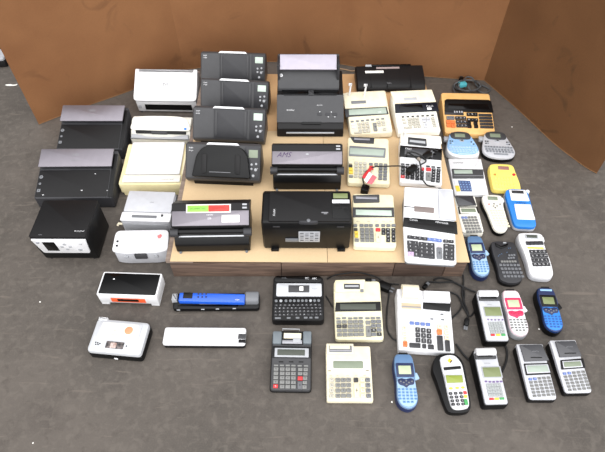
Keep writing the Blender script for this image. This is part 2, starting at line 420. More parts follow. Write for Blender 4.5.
d = Dev('grey_machine', 'grey and black machine cut off by the left edge of the photo', 'office machine', None, ((-22, 40), (4, 44), (9, 60), (-20, 58)), .05, .05)
d.body(satin, drop=.012, grow=.004); mb = MB(); mb.slab(rrect(-d.w/2, -d.d/2, d.w/2, d.d/2, .012), .036, .05, lgrey, .005); d.part(mb, 'cover', frame=False)
d.rect('paper_slot', (.1, .3, .9, .45), black, .0015, px=False)

# ================================================================== scanners at the left
def flap_scanner(label, quad, crop, scuffs=(), icons=(), flap=None, texts=()):
    d = Dev('flap_scanner', label, 'scanner', 'two charcoal scanners with a folded silver flap', quad, .06, .125, 0, crop)
    d.body(dgrey, r=.008, b=.003)
    mb = MB(); x0, y0, x1, y1 = d.nr(.0, .0, .955, .38)
    # folded paper flap: a thin shell standing off the lid
    mb.slab(rrect(x0, y0, x1, y1, .004), .012, .017, mauve, .002); mb.slab(rrect(x0+.01, y0+.03, x1-.01, y1-.002, .004), -.001, .0122, satin, .001)
    fl = d.part(mb, 'paper_flap', label='silver grey folded flap')
    d.text('ads', .47, .12, .07, inkg, .0173, px=False, parent=fl); d.text('scanner', .47, .25, .05, inkg, .0173, px=False, parent=fl, wpx=.12)
    d.rect('lid_panel', (.012, .42, .93, .97), satin, .0012, px=False, r=.004)
    for k, (t, r) in enumerate(((.56, .0078), (.70, .0052), (.84, .0068))):
        a = d.ab(.045, t); mb = MB()
        if k < 2: mb.slab(circ(*a, r), 0, .0028, grey, .0008)
        else: mb.slab(rrect(a[0]-r, a[1]-r, a[0]+r, a[1]+r, .0015), 0, .0028, grey, .0008)
        mb.text(('o', '+', 'x')[k], a[0], a[1], .003, r, satin); d.part(mb, 'button')
    for (x, y, r) in scuffs:
        a = d.ab(x, y); mb = MB(); mb.slab([(a[0]+r*math.cos(q)*random.uniform(.6, 1.6), a[1]+r*.7*math.sin(q)*random.uniform(.4, 1.2)) for q in (0, .9, 1.8, 2.9, 4, 5.2)], .001, .0015, inkw, 0); d.part(mb, 'scuff_mark')
    d.rect('side_strip', (.94, .08, .995, .98), black, .002, px=False); d.feet()
    return d
flap_scanner('charcoal scanner with silver flap, behind its scratched twin, by the cardboard bin', ((62.5, 106.5), (129, 108), (122, 149.8), (58.5, 149)), None)
flap_scanner('charcoal scanner with silver flap and white scratches on its lid', ((41, 150), (118, 151.5), (112, 199), (37, 197.5)), None,
             scuffs=((.11, .93, .0035), (.60, .84, .0035), (.74, .50, .003), (.30, .33, .003), (.925, .85, .003)))
# hp sheet feed scanner
d = Dev('sheetfed_scanner', 'boxy white scanner with a round logo, next to the cardboard bin', 'scanner', None, ((137, 69.5), (197, 70), (198, 102), (132, 101.5)), .075, .16)
mb = MB(); mb.prof([(-d.d/2+.012, .004), (d.d/2+.05, .004), (d.d/2+.05, .12), (d.d/2, .145), (-d.d/2+.004, .070)], -d.w/2+.006, d.w/2-.006, white, .004, .008); d.part(mb, 'body', frame=False)
mb = MB(); x0, y0, x1, y1 = d.nr(0, 0, 1, 1); mb.slab(rnd([(x0, y0), (x1, y0), (x1-.002, y1), (x1-.022, y1), (x1-.024, y1-.012), (x0+.024, y1-.012), (x0+.022, y1), (x0+.002, y1)], [.02, .02, .006, .002, .002, .002, .002, .006]), .0, .010, white, .004); lid = d.part(mb, 'lid')
a = d.ab(.5, .48); mb = MB(); R = .0125
ring = MB(); 
for k in range(24):
    t0, t1 = 2*math.pi*k/24, 2*math.pi*(k+1)/24
    if k in (4, 5, 17, 16): continue
    ring.add([(a[0]+R*math.cos(t0), a[1]+R*math.sin(t0), .0103), (a[0]+R*math.cos(t1), a[1]+R*math.sin(t1), .0103), (a[0]+R*.86*math.cos(t1), a[1]+R*.86*math.sin(t1), .0103), (a[0]+R*.86*math.cos(t0), a[1]+R*.86*math.sin(t0), .0103)], [(0, 1, 2, 3)], inkd)
ring.text('hp', a[0], a[1], .0103, .013, inkd, shear=.12); d.part(ring, 'logo', lid)
mb = MB(); mb.box(-d.w/2+.045, -d.d/2+.006, .022, d.w/2-.03, -d.d/2+.03, .058, black, .002); d.part(mb, 'paper_slot', frame=False)
mb = MB(); mb.box(-d.w/2+.012, -d.d/2+.007, .03, -d.w/2+.028, -d.d/2+.02, .05, lgrey, .001); d.part(mb, 'button', frame=False)
d.feet()
# rounded white scanner
d = Dev('rounded_scanner', 'white scanner with an arched cover and a dark slot, behind the flatbed', 'scanner', None, ((134.5, 117), (189, 117.5), (192.5, 139.5), (127, 138)), .065, .115)
mb = MB(); mb.prof([(-d.d/2, .004), (d.d/2+.03, .004), (d.d/2+.03, .095), (d.d/2, .113), (0, .095), (-d.d/2, .055)], -d.w/2, d.w/2, offwhite, .006, .012); d.part(mb, 'body', frame=False)
pts = [(.02, .62), (.03, .3), (.12, .05), (.3, -.02), (.7, -.03), (.88, .03), (.97, .28), (.99, .62), (.75, .66), (.25, .66)]
d.poly('cover', pts, offwhite, .010, -.004, .004, smooth=4, px=False)
d.rect('paper_slot', (.10, .66, .93, .78), black, .0105, px=False, r=.002); d.rect('slot_guide', (.36, .67, .62, .80), dgrey, .012, px=False)
pts = [(.04, .80), (.3, .93), (.5, .95), (.7, .93), (.97, .80), (.99, 1.03), (.02, 1.03)]
d.poly('output_lip', pts, lgrey, .008, -.004, .002, px=False)
d.rect('button', (.90, .5, .94, .6), blueb, .0115, px=False); d.feet()
# cream flatbed
d = Dev('flatbed_scanner', 'yellowed cream flatbed scanner with a white lid', 'scanner', None, ((126.5, 142), (186.5, 144), (185.5, 184.3), (121, 181.5)), .072, .085)
d.body(yellowed, drop=.006, grow=.002, r=.01, z0=.014); mb = MB()
for sx in (-1, 1):
    mb = MB(); mb.box(sx*(d.w/2-.03)-.02, -d.d/2-.001, 0, sx*(d.w/2-.03)+.02, -d.d/2+.03, .018, yellowed, .002); d.part(mb, 'foot', frame=False)
mb = MB(); mb.box(-d.w/2+.02, d.d/2-.05, 0, d.w/2-.02, d.d/2-.01, .016, yellowed, .002); d.part(mb, 'foot', frame=False)
d.rect('lid', (.08, .0, .93, .80), white, .006, px=False, r=.006, b=.002); pn = d.rect('front_panel', (.06, .825, .95, .985), offwhite, .004, px=False, r=.003, b=.001)
d.text('ScanJet', .15, .9, .03, inkg, .0045, px=False, parent=pn, wpx=.08); d.text('automatic feeder', .76, .93, .03, inkg, .0045, px=False, parent=pn, wpx=.2)
d.rect('side_rail', (.955, .02, .99, .8), cream, .0015, px=False)
# silver/white compact printer
d = Dev('compact_printer', 'white and pale silver printer behind the rounded photo printer', 'printer', None, ((128.5, 191), (177, 193), (169.5, 222), (120, 221)), .075, .085)
d.body(silverw, r=.012, b=.004, drop=.004)
l = d.rect('lid', (.02, .0, .98, .70), silverw, .004, px=False, r=.006, b=.0015, label='pale silver lid'); d.text('pixma', .55, .38, .03, inkg, .0045, px=False, parent=l, wpx=.12)
d.rect('front_panel', (.0, .72, 1, 1), white, .003, px=False, r=.006, b=.001)
d.rect('tray_handle', (.22, .82, .72, .90), grey, .005, px=False, r=.002); d.rect('button', (.80, .77, .84, .84), dgrey, .0045, px=False)
mb = MB(); mb.box(-d.w/2+.012, -d.d/2-.003, .018, d.w/2-.012, -d.d/2+.01, .06, lgrey, .002); d.part(mb, 'output_tray', frame=False); d.feet()
mb = MB(); mb.tube([(-d.w/2+.002, -d.d/2+.004, .05), (-d.w/2-.012, -d.d/2+.004, .052), (-d.w/2-.016, -d.d/2-.002, .046)], .005, oldpaper, 8); d.part(mb, 'side_lever', frame=False)
# rounded photo printer
d = Dev('photo_printer', 'rounded white photo printer with two small black buttons and a red mark', 'printer', None, ((114.5, 229), (168, 230.5), (169.5, 252.5), (112, 250.5)), .078, .095)
n = d.w/2; out = rnd([(-n, -d.d/2+.006), (-n*.6, -d.d/2-.004), (n*.6, -d.d/2-.004), (n, -d.d/2+.006), (n-.004, d.d/2), (-n+.004, d.d/2)], [.012, .02, .02, .012, .02, .02])
d.body(silverw, out=inset(out, .004), drop=.01); mb = MB(); mb.slab(out, .072, .088, white, .005, top=lambda x, y: d.top(x, y)); lid = d.part(mb, 'lid', frame=False)
for t in (.52, .72): a = d.ab(.085, t); mb = MB(); mb.slab(rrect(a[0]-.004, a[1]-.004, a[0]+.004, a[1]+.004), 0, .002, black, .0005); d.part(mb, 'button')
d.text('hp', .50, .62, .07, inkg, .0012, px=False); d.poly('red_sticker', [(.78, .30), (.84, .22), (.87, .3), (.84, .42), (.80, .42)], mat('faded_red_sticker', (228, 120, 120), .6), .001, px=False)
mb = MB(); y = -d.d/2-.0025
mb.box(-.022, y-.004, .040, .022, y+.01, .066, mgrey, .002); d.part(mb, 'display', frame=False)
for sx in (-.055, .055): mb = MB(); mb.box(sx-.007, y-.003, .044, sx+.007, y+.01, .056, lgrey, .002); d.part(mb, 'button', frame=False)
d.feet()
# black photo scanner with white control panel
d = Dev('photo_scanner', 'black box-shaped photo scanner with a white control panel on its front', 'scanner', None, ((43, 200), (97.5, 201), (86, 237), (30, 236)), .155, .155, 0, (20, 180, 5.025))
mb = MB(); mb.prof([(-d.d/2+.012, .004), (d.d/2, .004), (d.d/2, .15), (-d.d/2, .15), (-d.d/2-.002, .138), (-d.d/2+.006, .050)], -d.w/2, d.w/2, black, .003, .004); bd = d.part(mb, 'body', frame=False)
mb = MB(); mb.slab(rrect(-d.w/2, -d.d/2-.003, d.w/2, d.d/2, .006), .1502, .158, satin, .003); lid = d.part(mb, 'lid', frame=False)
mb = MB(); mb.text('PHOTOSMART', d.w/2-.028, -d.d/2+.022, .1583, .006, inkw, wmax=.036); d.part(mb, 'lettering', lid, frame=False)
mb = MB(); mb.text('Scan', -d.w/2+.04, -d.d/2+.006, .1583, .005, inkg); d.part(mb, 'lettering', lid, frame=False)
# control panel plate following the slanted front, built with its own matrix
A = Vector((0, -d.d/2-.0045, .144)); B = Vector((0, -d.d/2+.0035, .054)); yy = (A-B).normalized(); nn = Vector((1, 0, 0)).cross(yy)
PM = Matrix(((1, yy.x, nn.x, (A.x+B.x)/2), (0, yy.y, nn.y, (A.y+B.y)/2), (0, yy.z, nn.z, (A.z+B.z)/2), (0, 0, 0, 1))); ph = (A-B).length/2
pnw = d.w/2-.004
mb = MB(); mb.T = PM; mb.slab(rnd([(-pnw+.012, -ph), (pnw-.012, -ph), (pnw, ph), (-pnw, ph)], [.008, .008, .003, .003]), -.002, .003, white, .001); cpn = d.part(mb, 'control_panel', frame=False, label='white control panel')
mb = MB(); mb.T = PM; mb.slab(rrect(-pnw+.034, -ph*.62, -pnw+.078, ph*.68, .001), .003, .004, gloss, .0004); d.part(mb, 'screen', cpn, frame=False)
for (x, y, r) in ((.012, .35, .006), (.012, -.38, .006), (-.002, 0, .006), (.028, 0, .006), (.058, -.45, .008), (.072, .4, .004)):
    mb = MB(); mb.T = PM; mb.slab(circ(x, y*ph, r), .003, .0048, lgrey, .001); d.part(mb, 'button', cpn, frame=False)
mb = MB(); mb.T = PM; mb.slab(circ(-pnw+.017, ph*.55, .007, ry=.003), .003, .0036, navy, .0003); d.part(mb, 'badge', cpn, frame=False)
d.feet()
# orange & white label/photo printer with a glossy black top
d = Dev('photo_printer', 'small white printer with glossy black top and orange paper slot', 'printer', None, ((104, 271.8), (162, 274), (156.5, 297.3), (96.5, 294.8)), .062, .062, 0, (90, 265, 7.56))
n, q = d.w/2, d.d/2
mb = MB(); mb.prof([(-q, .012), (q, .012), (q, .06), (-q, .06)], -n, n, white, .003, .004); d.part(mb, 'body', frame=False)
for sx in (-1, 1):
    mb = MB(); mb.box(sx*(n-.016)-.014, -q+.001, 0, sx*(n-.016)+.014, q-.001, .014, white, .001); d.part(mb, 'foot', frame=False)
mb = MB(); mb.slab(rrect(-n-.001, -q-.001, n+.001, q+.001, .008), .058, .063, white, .002); d.part(mb, 'rim', frame=False)
mb = MB(); mb.slab(rrect(-n+.005, -q+.006, n-.005, q-.005, .004), .06, .0645, gloss, .0006); gt = d.part(mb, 'top_glass', frame=False, label='glossy black top')
mb = MB(); mb.slab(circ(-n+.045, .018, .003, 10), .0645, .0649, inkw, 0); d.part(mb, 'scuff_mark', gt, frame=False)
mb = MB(); mb.box(-n+.045, -q-.002, .022, n-.045, -q+.01, .046, mat('vivid_orange_plastic', (240, 96, 50), .4), .002); sl = d.part(mb, 'paper_slot_surround', frame=False, label='orange slot surround')
mb = MB(); mb.box(-n+.068, -q-.003, .030, n-.068, -q+.01, .044, black, .001); d.part(mb, 'paper_slot', sl, frame=False)
# silver photo printer with black base
d = Dev('photo_printer', 'silver photo printer with a black base and picture stickers on top', 'printer', None, ((98, 317.5), (149, 323), (141, 356), (86, 350.5)), .05, .056, 0, (75, 310, 7.12))
d.body(black, drop=.016, grow=.001, r=.014)
mb = MB(); mb.slab(rrect(-d.w/2, -d.d/2, d.w/2, d.d/2, .014), .032, .05, silver, .007, .003, top=lambda x, y: d.top(x, y)); d.part(mb, 'top_cover', frame=False, label='silver top cover')
dw = d.rect('lid_window', (165, 85, 470, 205), silverw, .0022, r=.008, b=.001); d.rect('window_panel', (185, 95, 450, 192), offwhite, .003, h0=.001, r=.006, parent=dw)
a = d.ab(*d.st(385, 148)); mb = MB(); mb.slab(circ(*a, .014, 24), .002, .0036, mat('peach_sticker', (242, 150, 112), .6), .0003); d.part(mb, 'round_sticker')
d.text('hp', 288, 150, 14, inkg, .0034); d.text('photosmart', 285, 175, 9, inkg, .0034, wpx=60)
d.rect('picture_sticker', (222, 225, 352, 275), mat('photo_sticker', (120, 110, 108), .4, rgb2=(40, 38, 40), scale=90), .0026, r=.002)
d.rect('picture_sticker', (255, 232, 300, 272), mat('photo_sticker_pale', (214, 196, 190), .4, rgb2=(150, 120, 110), scale=120), .003, r=.003)
for (x, y) in ((150, 228), (180, 238), (150, 243), (165, 232), (166, 245), (370, 258)): a = d.ab(*d.st(x, y)); mb = MB(); mb.slab(circ(*a, .0022, 10), .0, .0022, dgrey, .0004); d.part(mb, 'button')
mb = MB(); mb.box(-.006, -d.d/2-.003, .008, .006, -d.d/2+.004, .015, inkw, .001); d.part(mb, 'latch', frame=False)
mb = MB(); mb.box(-d.w/2+.005, d.d/2-.006, .045, -d.w/2+.035, d.d/2+.004, .06, white, .003); d.part(mb, 'hinge', frame=False)
d.feet()
# blue wand scanner in dock
d = Dev('scanner_dock', 'long black and grey docking tray holding the blue wand scanner', 'scanner dock', None, ((174, 292), (259.5, 294.5), (259, 309.5), (173.5, 307.5)), .022, .03, 0, (160, 270, 5.318))
d.body(black, r=.012, b=.004, grow=.001)
n, q = d.w/2, d.d/2
mb = MB(); mb.prof([(-q+.012, .02), (q, .02), (q-.002, .05), (-q+.02, .046)], n-.052, n-.001, grey, .006, .01); d.part(mb, 'end_block', frame=False, label='grey rounded end block')
mb = MB(); mb.box(-n-.004, q-.034, .022, -n+.014, q-.008, .044, lgrey, .003); d.part(mb, 'end_clip', frame=False, label='pale grey clip')
d.rect('output_slot', (100, 186, 420, 205), gloss, .001, r=.002); d.rect('grey_ledge', (215, 176, 455, 184), grey, .004, r=.001)
for x in (105, 235, 312, 400): a = d.ab(*d.st(x, 209)); mb = MB(); mb.box(a[0]-.006, a[1]-.001, .0, a[0]+.006, a[1]+.002, .0025, lgrey, .0005); d.part(mb, 'contact')
bx = Dev('wand_scanner', 'glossy blue wand scanner lying in the black dock', 'scanner', None, ((179, 292.3), (245.5, 293.7), (244, 303.3), (178.5, 300.7)), .048, .052, 0, (160, 270, 5.318))
bx.root.location.z = 0; bx.body(blue, z0=.031, r=.006, b=.004, b0=.002)
bx.rect('screen', (120, 120, 165, 150), gloss, .001, r=.002)
for i in range(3):
    for j in range(2): a = bx.ab(*bx.st(194+i*20, 128+j*16)); mb = MB(); mb.slab(circ(*a, .0032, 12), 0, .0016, navy, .0005); bx.part(mb, 'button')
bx.text('scan', 405, 160, 9, inkw, .001, wpx=50)
# white wand scanner
d = Dev('wand_scanner', 'plain white wand scanner lying flat on the floor', 'scanner', None, ((164.5, 326), (246, 328), (245, 345.5), (162.5, 342.5)), .036, .038, 0, (160, 270, 5.318))
d.body(satin, drop=.018, grow=-.0005, r=.01); mb = MB(); mb.slab(rrect(-d.w/2, -d.d/2, d.w/2, d.d/2, .009), .019, .036, white, .006, .003, top=lambda x, y: d.top(x, y)); d.part(mb, 'top_shell', frame=False)
d.rect('display', (414, 345, 456, 372), mgrey, .0012, r=.001); d.rect('button', (416, 375, 455, 393), satin, .0012, r=.001)
d.text('scan to go', 68, 321, 6, inkg, .0008, wpx=40)
# ================================================================== four tall document scanners
def tower(label, quad, opened=False, scr=True):
    d = Dev('document_scanner', label, 'scanner', 'four charcoal scanners with small screens', quad, .042, .135, BZ)
    n, q = d.w/2, d.d/2
    mb = MB(); mb.prof([(-q+.022, .0), (q+.045, .0), (q+.045, .10), (q+.02, .128), (q, .133), (-q, .040), (-q+.002, .026)], -n, n, mgrey, .005, .006); d.part(mb, 'body', frame=False)
    mb = MB(); mb.box(-n+.03, -q+.008, .0, n-.03, -q+.024, .02, black, .002); d.part(mb, 'base_lip', frame=False)
    if not opened:
        x0, y0, x1, y1 = d.nr(.30, .03, .76, .97); mb = MB(); mb.slab(rrect(x0, y0, x1, y1, .006), -.001, .0035, dgrey, .0015); tr = d.part(mb, 'tray_cover')
        for s0 in (.33, .73):
            mb = MB(); a = d.nr(s0-.012, .08, s0+.012, .9); mb.slab(rrect(*a, .003), .003, .0055, mgrey, .001); d.part(mb, 'rib', tr)
    else:
        p = [(.10, .97), (.16, .32), (.24, .10), (.34, .02), (.68, .03), (.78, .12), (.84, .34), (.88, .99)]
        tr = d.poly('tray_cover', p, black, .022, -.001, .006, px=False, r=.012)
        for s0 in (.27, .71):
            mb = MB(); a = d.nr(s0-.035, .28, s0+.035, .86); mb.slab(rrect(*a, .008), .021, .0255, satin, .002); d.part(mb, 'rib', tr)
        mb = MB(); a = d.nr(.34, .80, .62, .815); mb.slab(rrect(*a, .0005), .021, .0226, inkg, 0); d.part(mb, 'scratch_mark', tr)
    # white chute tip over the top edge
    mb = MB(); xa, _, xb, yb = d.nr(.29, 0, .71, .02); mb.slab(rnd([(xa-.004, yb-.002), (xb+.004, yb-.002), (xb-.006, yb+.007), (xa+.006, yb+.007)], .002), -.002, .005, white, .001); d.part(mb, 'chute_edge', label='white chute edge')
    f = d.nr(.79, .03, .985, .97); mb = MB(); mb.slab(rrect(*f, .004), -.001, .0025, dgrey, .001); cpl = d.part(mb, 'control_strip')
    a = d.nr(.845, .12, .965, .35); mb = MB(); mb.slab(rrect(*a, .001), .002, .0036, lcdw if scr else lcd, .0004); d.part(mb, 'screen', cpl)
    for (s_, t_, r) in ((.885, .55, .0045), (.945, .53, .0045), (.885, .68, .0045), (.94, .70, .006), (.91, .88, .0055), (.965, .66, .002)):
        a = d.ab(s_, t_); mb = MB(); mb.slab(circ(*a, r, 14), .002, .0042, lgrey, .001); d.part(mb, 'button', cpl)
    mb = MB(); a = d.ab(.075, .12); mb.text('scan', a[0], a[1], .0008, .007, inkw, wmax=.022); a = d.ab(.075, .2); mb.text('image', a[0], a[1], .0008, .005, inkw, wmax=.018); d.part(mb, 'lettering')
    return d
tower('charcoal scanner with small screen, rearmost of the four, against the cardboard bin', ((200.7, 52.5), (265.4, 53.8), (265, 80.5), (200, 79)))
tower('charcoal scanner with small screen, second from the back of the four', ((200.7, 80), (268.7, 81.5), (268, 109), (199.4, 106)))
tower('charcoal scanner with small screen, just behind the one with a glossy black cover', ((192.6, 107), (265.7, 110), (264, 140), (192, 138)))
tower('charcoal scanner with small screen and arched glossy black cover', ((185.5, 143.5), (260.7, 146), (260, 180.5), (185, 177)), True, False)
# ================================================================== brother scanner
d = Dev('document_scanner', 'tall grey scanner with a pale flap and three buttons, behind the flat-fronted feeders', 'scanner', None, ((277, 95.5), (343.6, 95.5), (343.6, 122.7), (276.8, 122.7)), .055, .125, BZ, (270, 95, 7.56))
n, q = d.w/2, d.d/2
mb = MB(); mb.prof([(-q-.028, .0), (q+.16, .0), (q+.16, .14), (q+.06, .125), (q, .122), (-q, .053), (-q-.02, .038)], -n, n, satin, .004, .004); bd = d.part(mb, 'body', frame=False)
mb = MB(); x0, y0, x1, y1 = d.nr(0, -.02, 1, 1); mb.slab(rrect(x0, y0, x1, y1, .004), -.004, .004, mgrey, .0015); fp = d.part(mb, 'front_cover', label='grey front cover')
d.text('brother', 157, 115, 13, inkw, .0043, parent=fp, wpx=58, label='white lettering'); d.text('ADS-2100', 375, 78, 7, inkw, .0043, parent=fp, wpx=52)
for x in (376, 436, 490): d.rect('button', (x-18, 138, x+18, 157), dgrey, .006, h0=.003, r=.003, parent=fp)
for x, y in ((376, 128), (440, 167), (490, 167), (463, 130)): d.rect('indicator', (x-4, y-3, x+4, y+3), inkw, .0045, h0=.003, parent=fp)
d.rect('cover_grip', (240, 205, 388, 222), black, .0055, h0=.002, r=.002, parent=fp)
mb = MB(); mb.box(-n+.04, -q-.0285, .018, n-.04, -q-.012, .023, lgrey, .0008, .0005); d.part(mb, 'output_slot_edge', frame=False)
# slot and rear upper housing
mb = MB(); mb.prof([(q+.034, .10), (q+.15, .10), (q+.145, .235), (q+.11, .225), (q+.06, .172), (q+.034, .135)], -n+.002, n-.018, mgrey, .004, .005); up = d.part(mb, 'upper_housing', frame=False)
mb = MB(); mb.box(-n+.02, q+.006, .118, n-.02, q+.034, .129, gloss, .002); d.part(mb, 'paper_slot', frame=False)
mb = MB(); mb.box(-n+.03, q-.0045, .118, n-.03, q-.0005, .128, black, .001); d.part(mb, 'slot_groove', frame=False)
mb = MB(); mb.box(-n+.135, q-.002, .118, -n+.158, q+.03, .134, mgrey, .003); d.part(mb, 'paper_guide', frame=False)
mb = MB(); mb.T = Matrix.Translation((-.008, q+.085, .232)) @ Matrix.Rotation(.5, 4, 'X'); mb.slab(rrect(-n+.022, -.034, n-.024, .034, .002), -.003, .003, mat('pale_lilac_grey_plastic', (168, 162, 174), .3, metal=.3), .001); d.part(mb, 'paper_flap', frame=False, label='pale folded paper flap')
for sx in (-1, 1): mb = MB(); mb.box(-.008+sx*(n-.016)-.005, q+.055, .16, -.008+sx*(n-.016)+.005, q+.125, .236, dgrey, .002); d.part(mb, 'flap_arm', frame=False)
mb = MB(); mb.T = Matrix.Translation((-n+.018, q+.066, .180)) @ Matrix.Rotation(.8, 4, 'X'); mb.slab(circ(0, 0, .007), -.002, .003, inkw, .001); mb.slab(circ(0, 0, .003), .003, .0036, grey, 0); d.part(mb, 'power_button', frame=False)
d.feet()
# ================================================================== two roller feeders
def feeder(label, quad, brand):
    d = Dev('sheet_feeder', label, 'scanner', 'two black sheet feeders with silver grey lids', quad, .11, .152, BZ)
    n, q = d.w/2, d.d/2
    mb = MB(); mb.prof([(-q-.03, 0), (q+.05, 0), (q+.05, .10), (-q+.02, .10), (-q+.005, .085), (-q-.018, .062), (-q-.03, .04)], -n+.004, n-.004, black, .003, .006); d.part(mb, 'body', frame=False)
    mb = MB(); mb.prof([(-q-.002, .10), (q+.05, .10), (q+.05, .11), (q+.012, .140), (q, .150), (-q, .110)], -n, n, satin, .002, .003); up = d.part(mb, 'upper_lid', frame=False)
    x0, y0, x1, y1 = d.nr(.01, .36, .99, .985); mb = MB(); mb.slab(rrect(x0, y0, x1, y1, .001), -.001, .0018, mauve, .001); fpn = d.part(mb, 'lid_panel', label='silver grey lid panel')
    mb = MB(); mb.tube([(-n+.003, -q-.004, .086), (n-.003, -q-.004, .086)], .0105, black, 12); d.part(mb, 'roller', frame=False)
    for sx in (-1, 1): mb = MB(); mb.tube([(sx*(n+.005), -q-.007, .084), (sx*(n-.022), -q-.007, .084)], .016, dgrey, 16); d.part(mb, 'roller_cap', frame=False)
    mb = MB(); mb.T = Matrix.Translation((0, -q-.012, .068)) @ Matrix.Rotation(.6, 4, 'X'); mb.box(-n+.018, -.0025, -.002, n-.018, .0025, .002, silver, .0008); d.part(mb, 'guide_bar', frame=False, label='silver guide bar')
    for sx in (-1, 1):
        mb = MB(); mb.slab(circ(sx*(n-.018), -q-.033, .005, 12), 0, .005, grey, .001); d.part(mb, 'foot', frame=False)
    for t in (.1, .24): mb = MB(); a = d.ab(.935, t); mb.slab(rrect(a[0]-.008, a[1]-.003, a[0]+.008, a[1]+.003, .001), 0, .0012, lgrey, .0003); d.part(mb, 'button')
    return d, fpn
d, fpn = feeder('black sheet feeder with a green and red label strip and white sticker', ((172.6, 205), (250.2, 200), (249.3, 223.5), (169.2, 228.5)), 0)
st = d.rect('label_strip', (.19, .08, .76, .44), paper, .0028, px=False, r=.0005); d.rect('green_label', (.205, .12, .475, .40), limeL, .0034, h0=.002, px=False, r=.0003, parent=st, label='green half of the label'); d.rect('red_label', (.475, .12, .745, .40), redL, .0034, h0=.002, px=False, r=.0003, parent=st, label='red half of the label')
d.text('DOCUMENT FEED', .34, .26, .07, mat('dark_green_ink', (70, 120, 40), .6), .0037, px=False, parent=st, wpx=.2); d.text('DO NOT OPEN', .61, .26, .07, mat('dark_red_ink', (150, 30, 28), .6), .0037, px=False, parent=st, wpx=.18)
d.rect('white_sticker', (.645, .55, .87, .86), paper, .0026, px=False, r=.0005)
d.text('CANON', .49, .53, .06, inkw, .0022, px=False, parent=fpn, wpx=.08); d.text('DR', .49, .68, .08, inkw, .0022, px=False, parent=fpn)
d, fpn = feeder('black sheet feeder with purple lettering on its silver grey lid', ((271.6, 143.8), (342.8, 144.4), (342.8, 164.5), (271.6, 164.5)), 1)
d.text('AMS', .18, .53, .24, inkp, .0022, px=False, parent=fpn, shear=.4, wpx=.28, label='purple lettering')
a = d.ab(.5, .5); mb = MB(); mb.slab(circ(*a, .006, 16, .003), .0018, .0024, lgrey, .0002); d.part(mb, 'badge', fpn)
# ================================================================== large black scanner
d = Dev('document_scanner', 'large black scanner with an upright front, small screen and grey specification sticker', 'scanner', None, ((266, 191.5), (350, 192.4), (351, 222.5), (267, 221)), .162, .175, BZ, (260, 180, 5.65))
n, q = d.w/2, d.d/2
mb = MB(); mb.prof([(-q+.004, .003), (q+.02, .003), (q+.02, .16), (q, .172), (-q, .160), (-q-.004, .13)], -n-.016, n+.004, black, .006, .008); d.part(mb, 'body', frame=False)
x0, y0, x1, y1 = d.nr(.03, .0, .995, 1.0); mb = MB(); mb.slab(rrect(x0, y0, x1, y1, .006), -.003, .005, satin, .002); lid = d.part(mb, 'lid')
cp_ = d.rect('control_panel', (404, 78, 505, 224), gloss, .0058, h0=.004, r=.003, parent=lid)
d.rect('screen', (412, 84, 496, 112), lcdo, .0066, h0=.005, r=.001, parent=cp_); d.rect('label_strip', (406, 120, 505, 140), inkw, .0066, h0=.005, parent=cp_, r=.0008)
d.text('S C', 455, 130, 9, inkg, .0068, wpx=50, parent=cp_)
for i in range(2): d.rect('button', (415+i*44, 152, 452+i*44, 172), satin, .0072, h0=.005, r=.002, parent=cp_)
d.text('Kodak', 82, 186, 10, inkw, .0053, rot=math.pi/2, parent=lid); d.rect('indicator_icon', (345, 188, 384, 194), inkg, .0056, h0=.004, parent=lid); d.rect('indicator_icon', (358, 196, 378, 200), inkg, .0056, h0=.004, parent=lid)
mb = MB(); mb.slab(cr([(-.026, -q-.006), (-.03, -q+.004), (-.014, -q+.014), (.014, -q+.014), (.03, -q+.004), (.026, -q-.006)], 3), .155, .167, dgrey, .004); mb.slab(circ(0, -q+.002, .007, 12), .163, .169, grey, .003); d.part(mb, 'latch', frame=False, label='grey latch')
FM = Matrix.Translation((0, -q-.0006, .085)) @ Matrix.Rotation(math.pi/2, 4, 'X')
mb = MB(); mb.T = FM; mb.slab(rrect(-.034, -.030, .040, .028, .001), 0, .004, lgrey, .0004)
for j in range(5):
    for i in range(4): mb.slab(rrect(-.028+i*.017, .018-j*.010, -.016+i*.017, .022-j*.010, .0005), .004, .0043, inkg if (i+j) % 2 else inkd, 0)
d.part(mb, 'specification_sticker', frame=False, label='grey specification sticker')
mb = MB(); mb.T = FM; mb.slab(rrect(-.080, -.030, -.035, -.014, .001), 0, .004, grey, .0004); d.part(mb, 'sticker', frame=False, label='small grey sticker')
for sx in (-1, 1):
    mb = MB(); mb.box(sx*(n-.025)-.014, -q-.006, 0, sx*(n-.025)+.014, -q+.03, .010, black, .002); d.part(mb, 'foot', frame=False)
    mb = MB(); mb.T = FM; mb.slab(rrect(sx*(n-.035)-.012, .052, sx*(n-.035)+.012, .056, .001), 0, .0045, dgrey, .0005); d.part(mb, 'cover_notch', frame=False)
# ================================================================== long rear feeder
d = Dev('portable_printer', 'long black half-round machine with a white label, at the back of the pallet', 'printer', None, ((355.5, 65.5), (422.5, 65), (426.5, 84.5), (356.5, 87)), .032, .062, BZ, (350, 55, 7.12))
n, q = d.w/2, d.d/2
mb = MB(); mb.prof([(-q-.004, .0), (q, .0), (q+.004, .04), (q+.001, .062), (-q+.03, .0405), (-q+.004, .030), (-q-.008, .012)], -n, n, satin, .006, .008); d.part(mb, 'body', frame=False)
d.rect('paper_slot', (165, 70, 440, 80), gloss, .004, r=.001, h0=-.003); d.rect('white_label', (115, 114, 250, 128), paper, .004, h0=-.004, r=.0005, label='white label'); d.rect('grey_label', (198, 87, 362, 98), mat('taupe_label', (150, 132, 130), .5), .003, h0=-.003, r=.0005); d.rect('small_label', (118, 70, 165, 82), lgrey, .0034, h0=-.003, r=.0005)
for x in (155, 275, 440): d.rect('seam', (x-1, 140, x+1, 230), black, .0012, h0=-.006)
d.text('Mobile', 290, 200, 9, inkg, .0014, wpx=30)
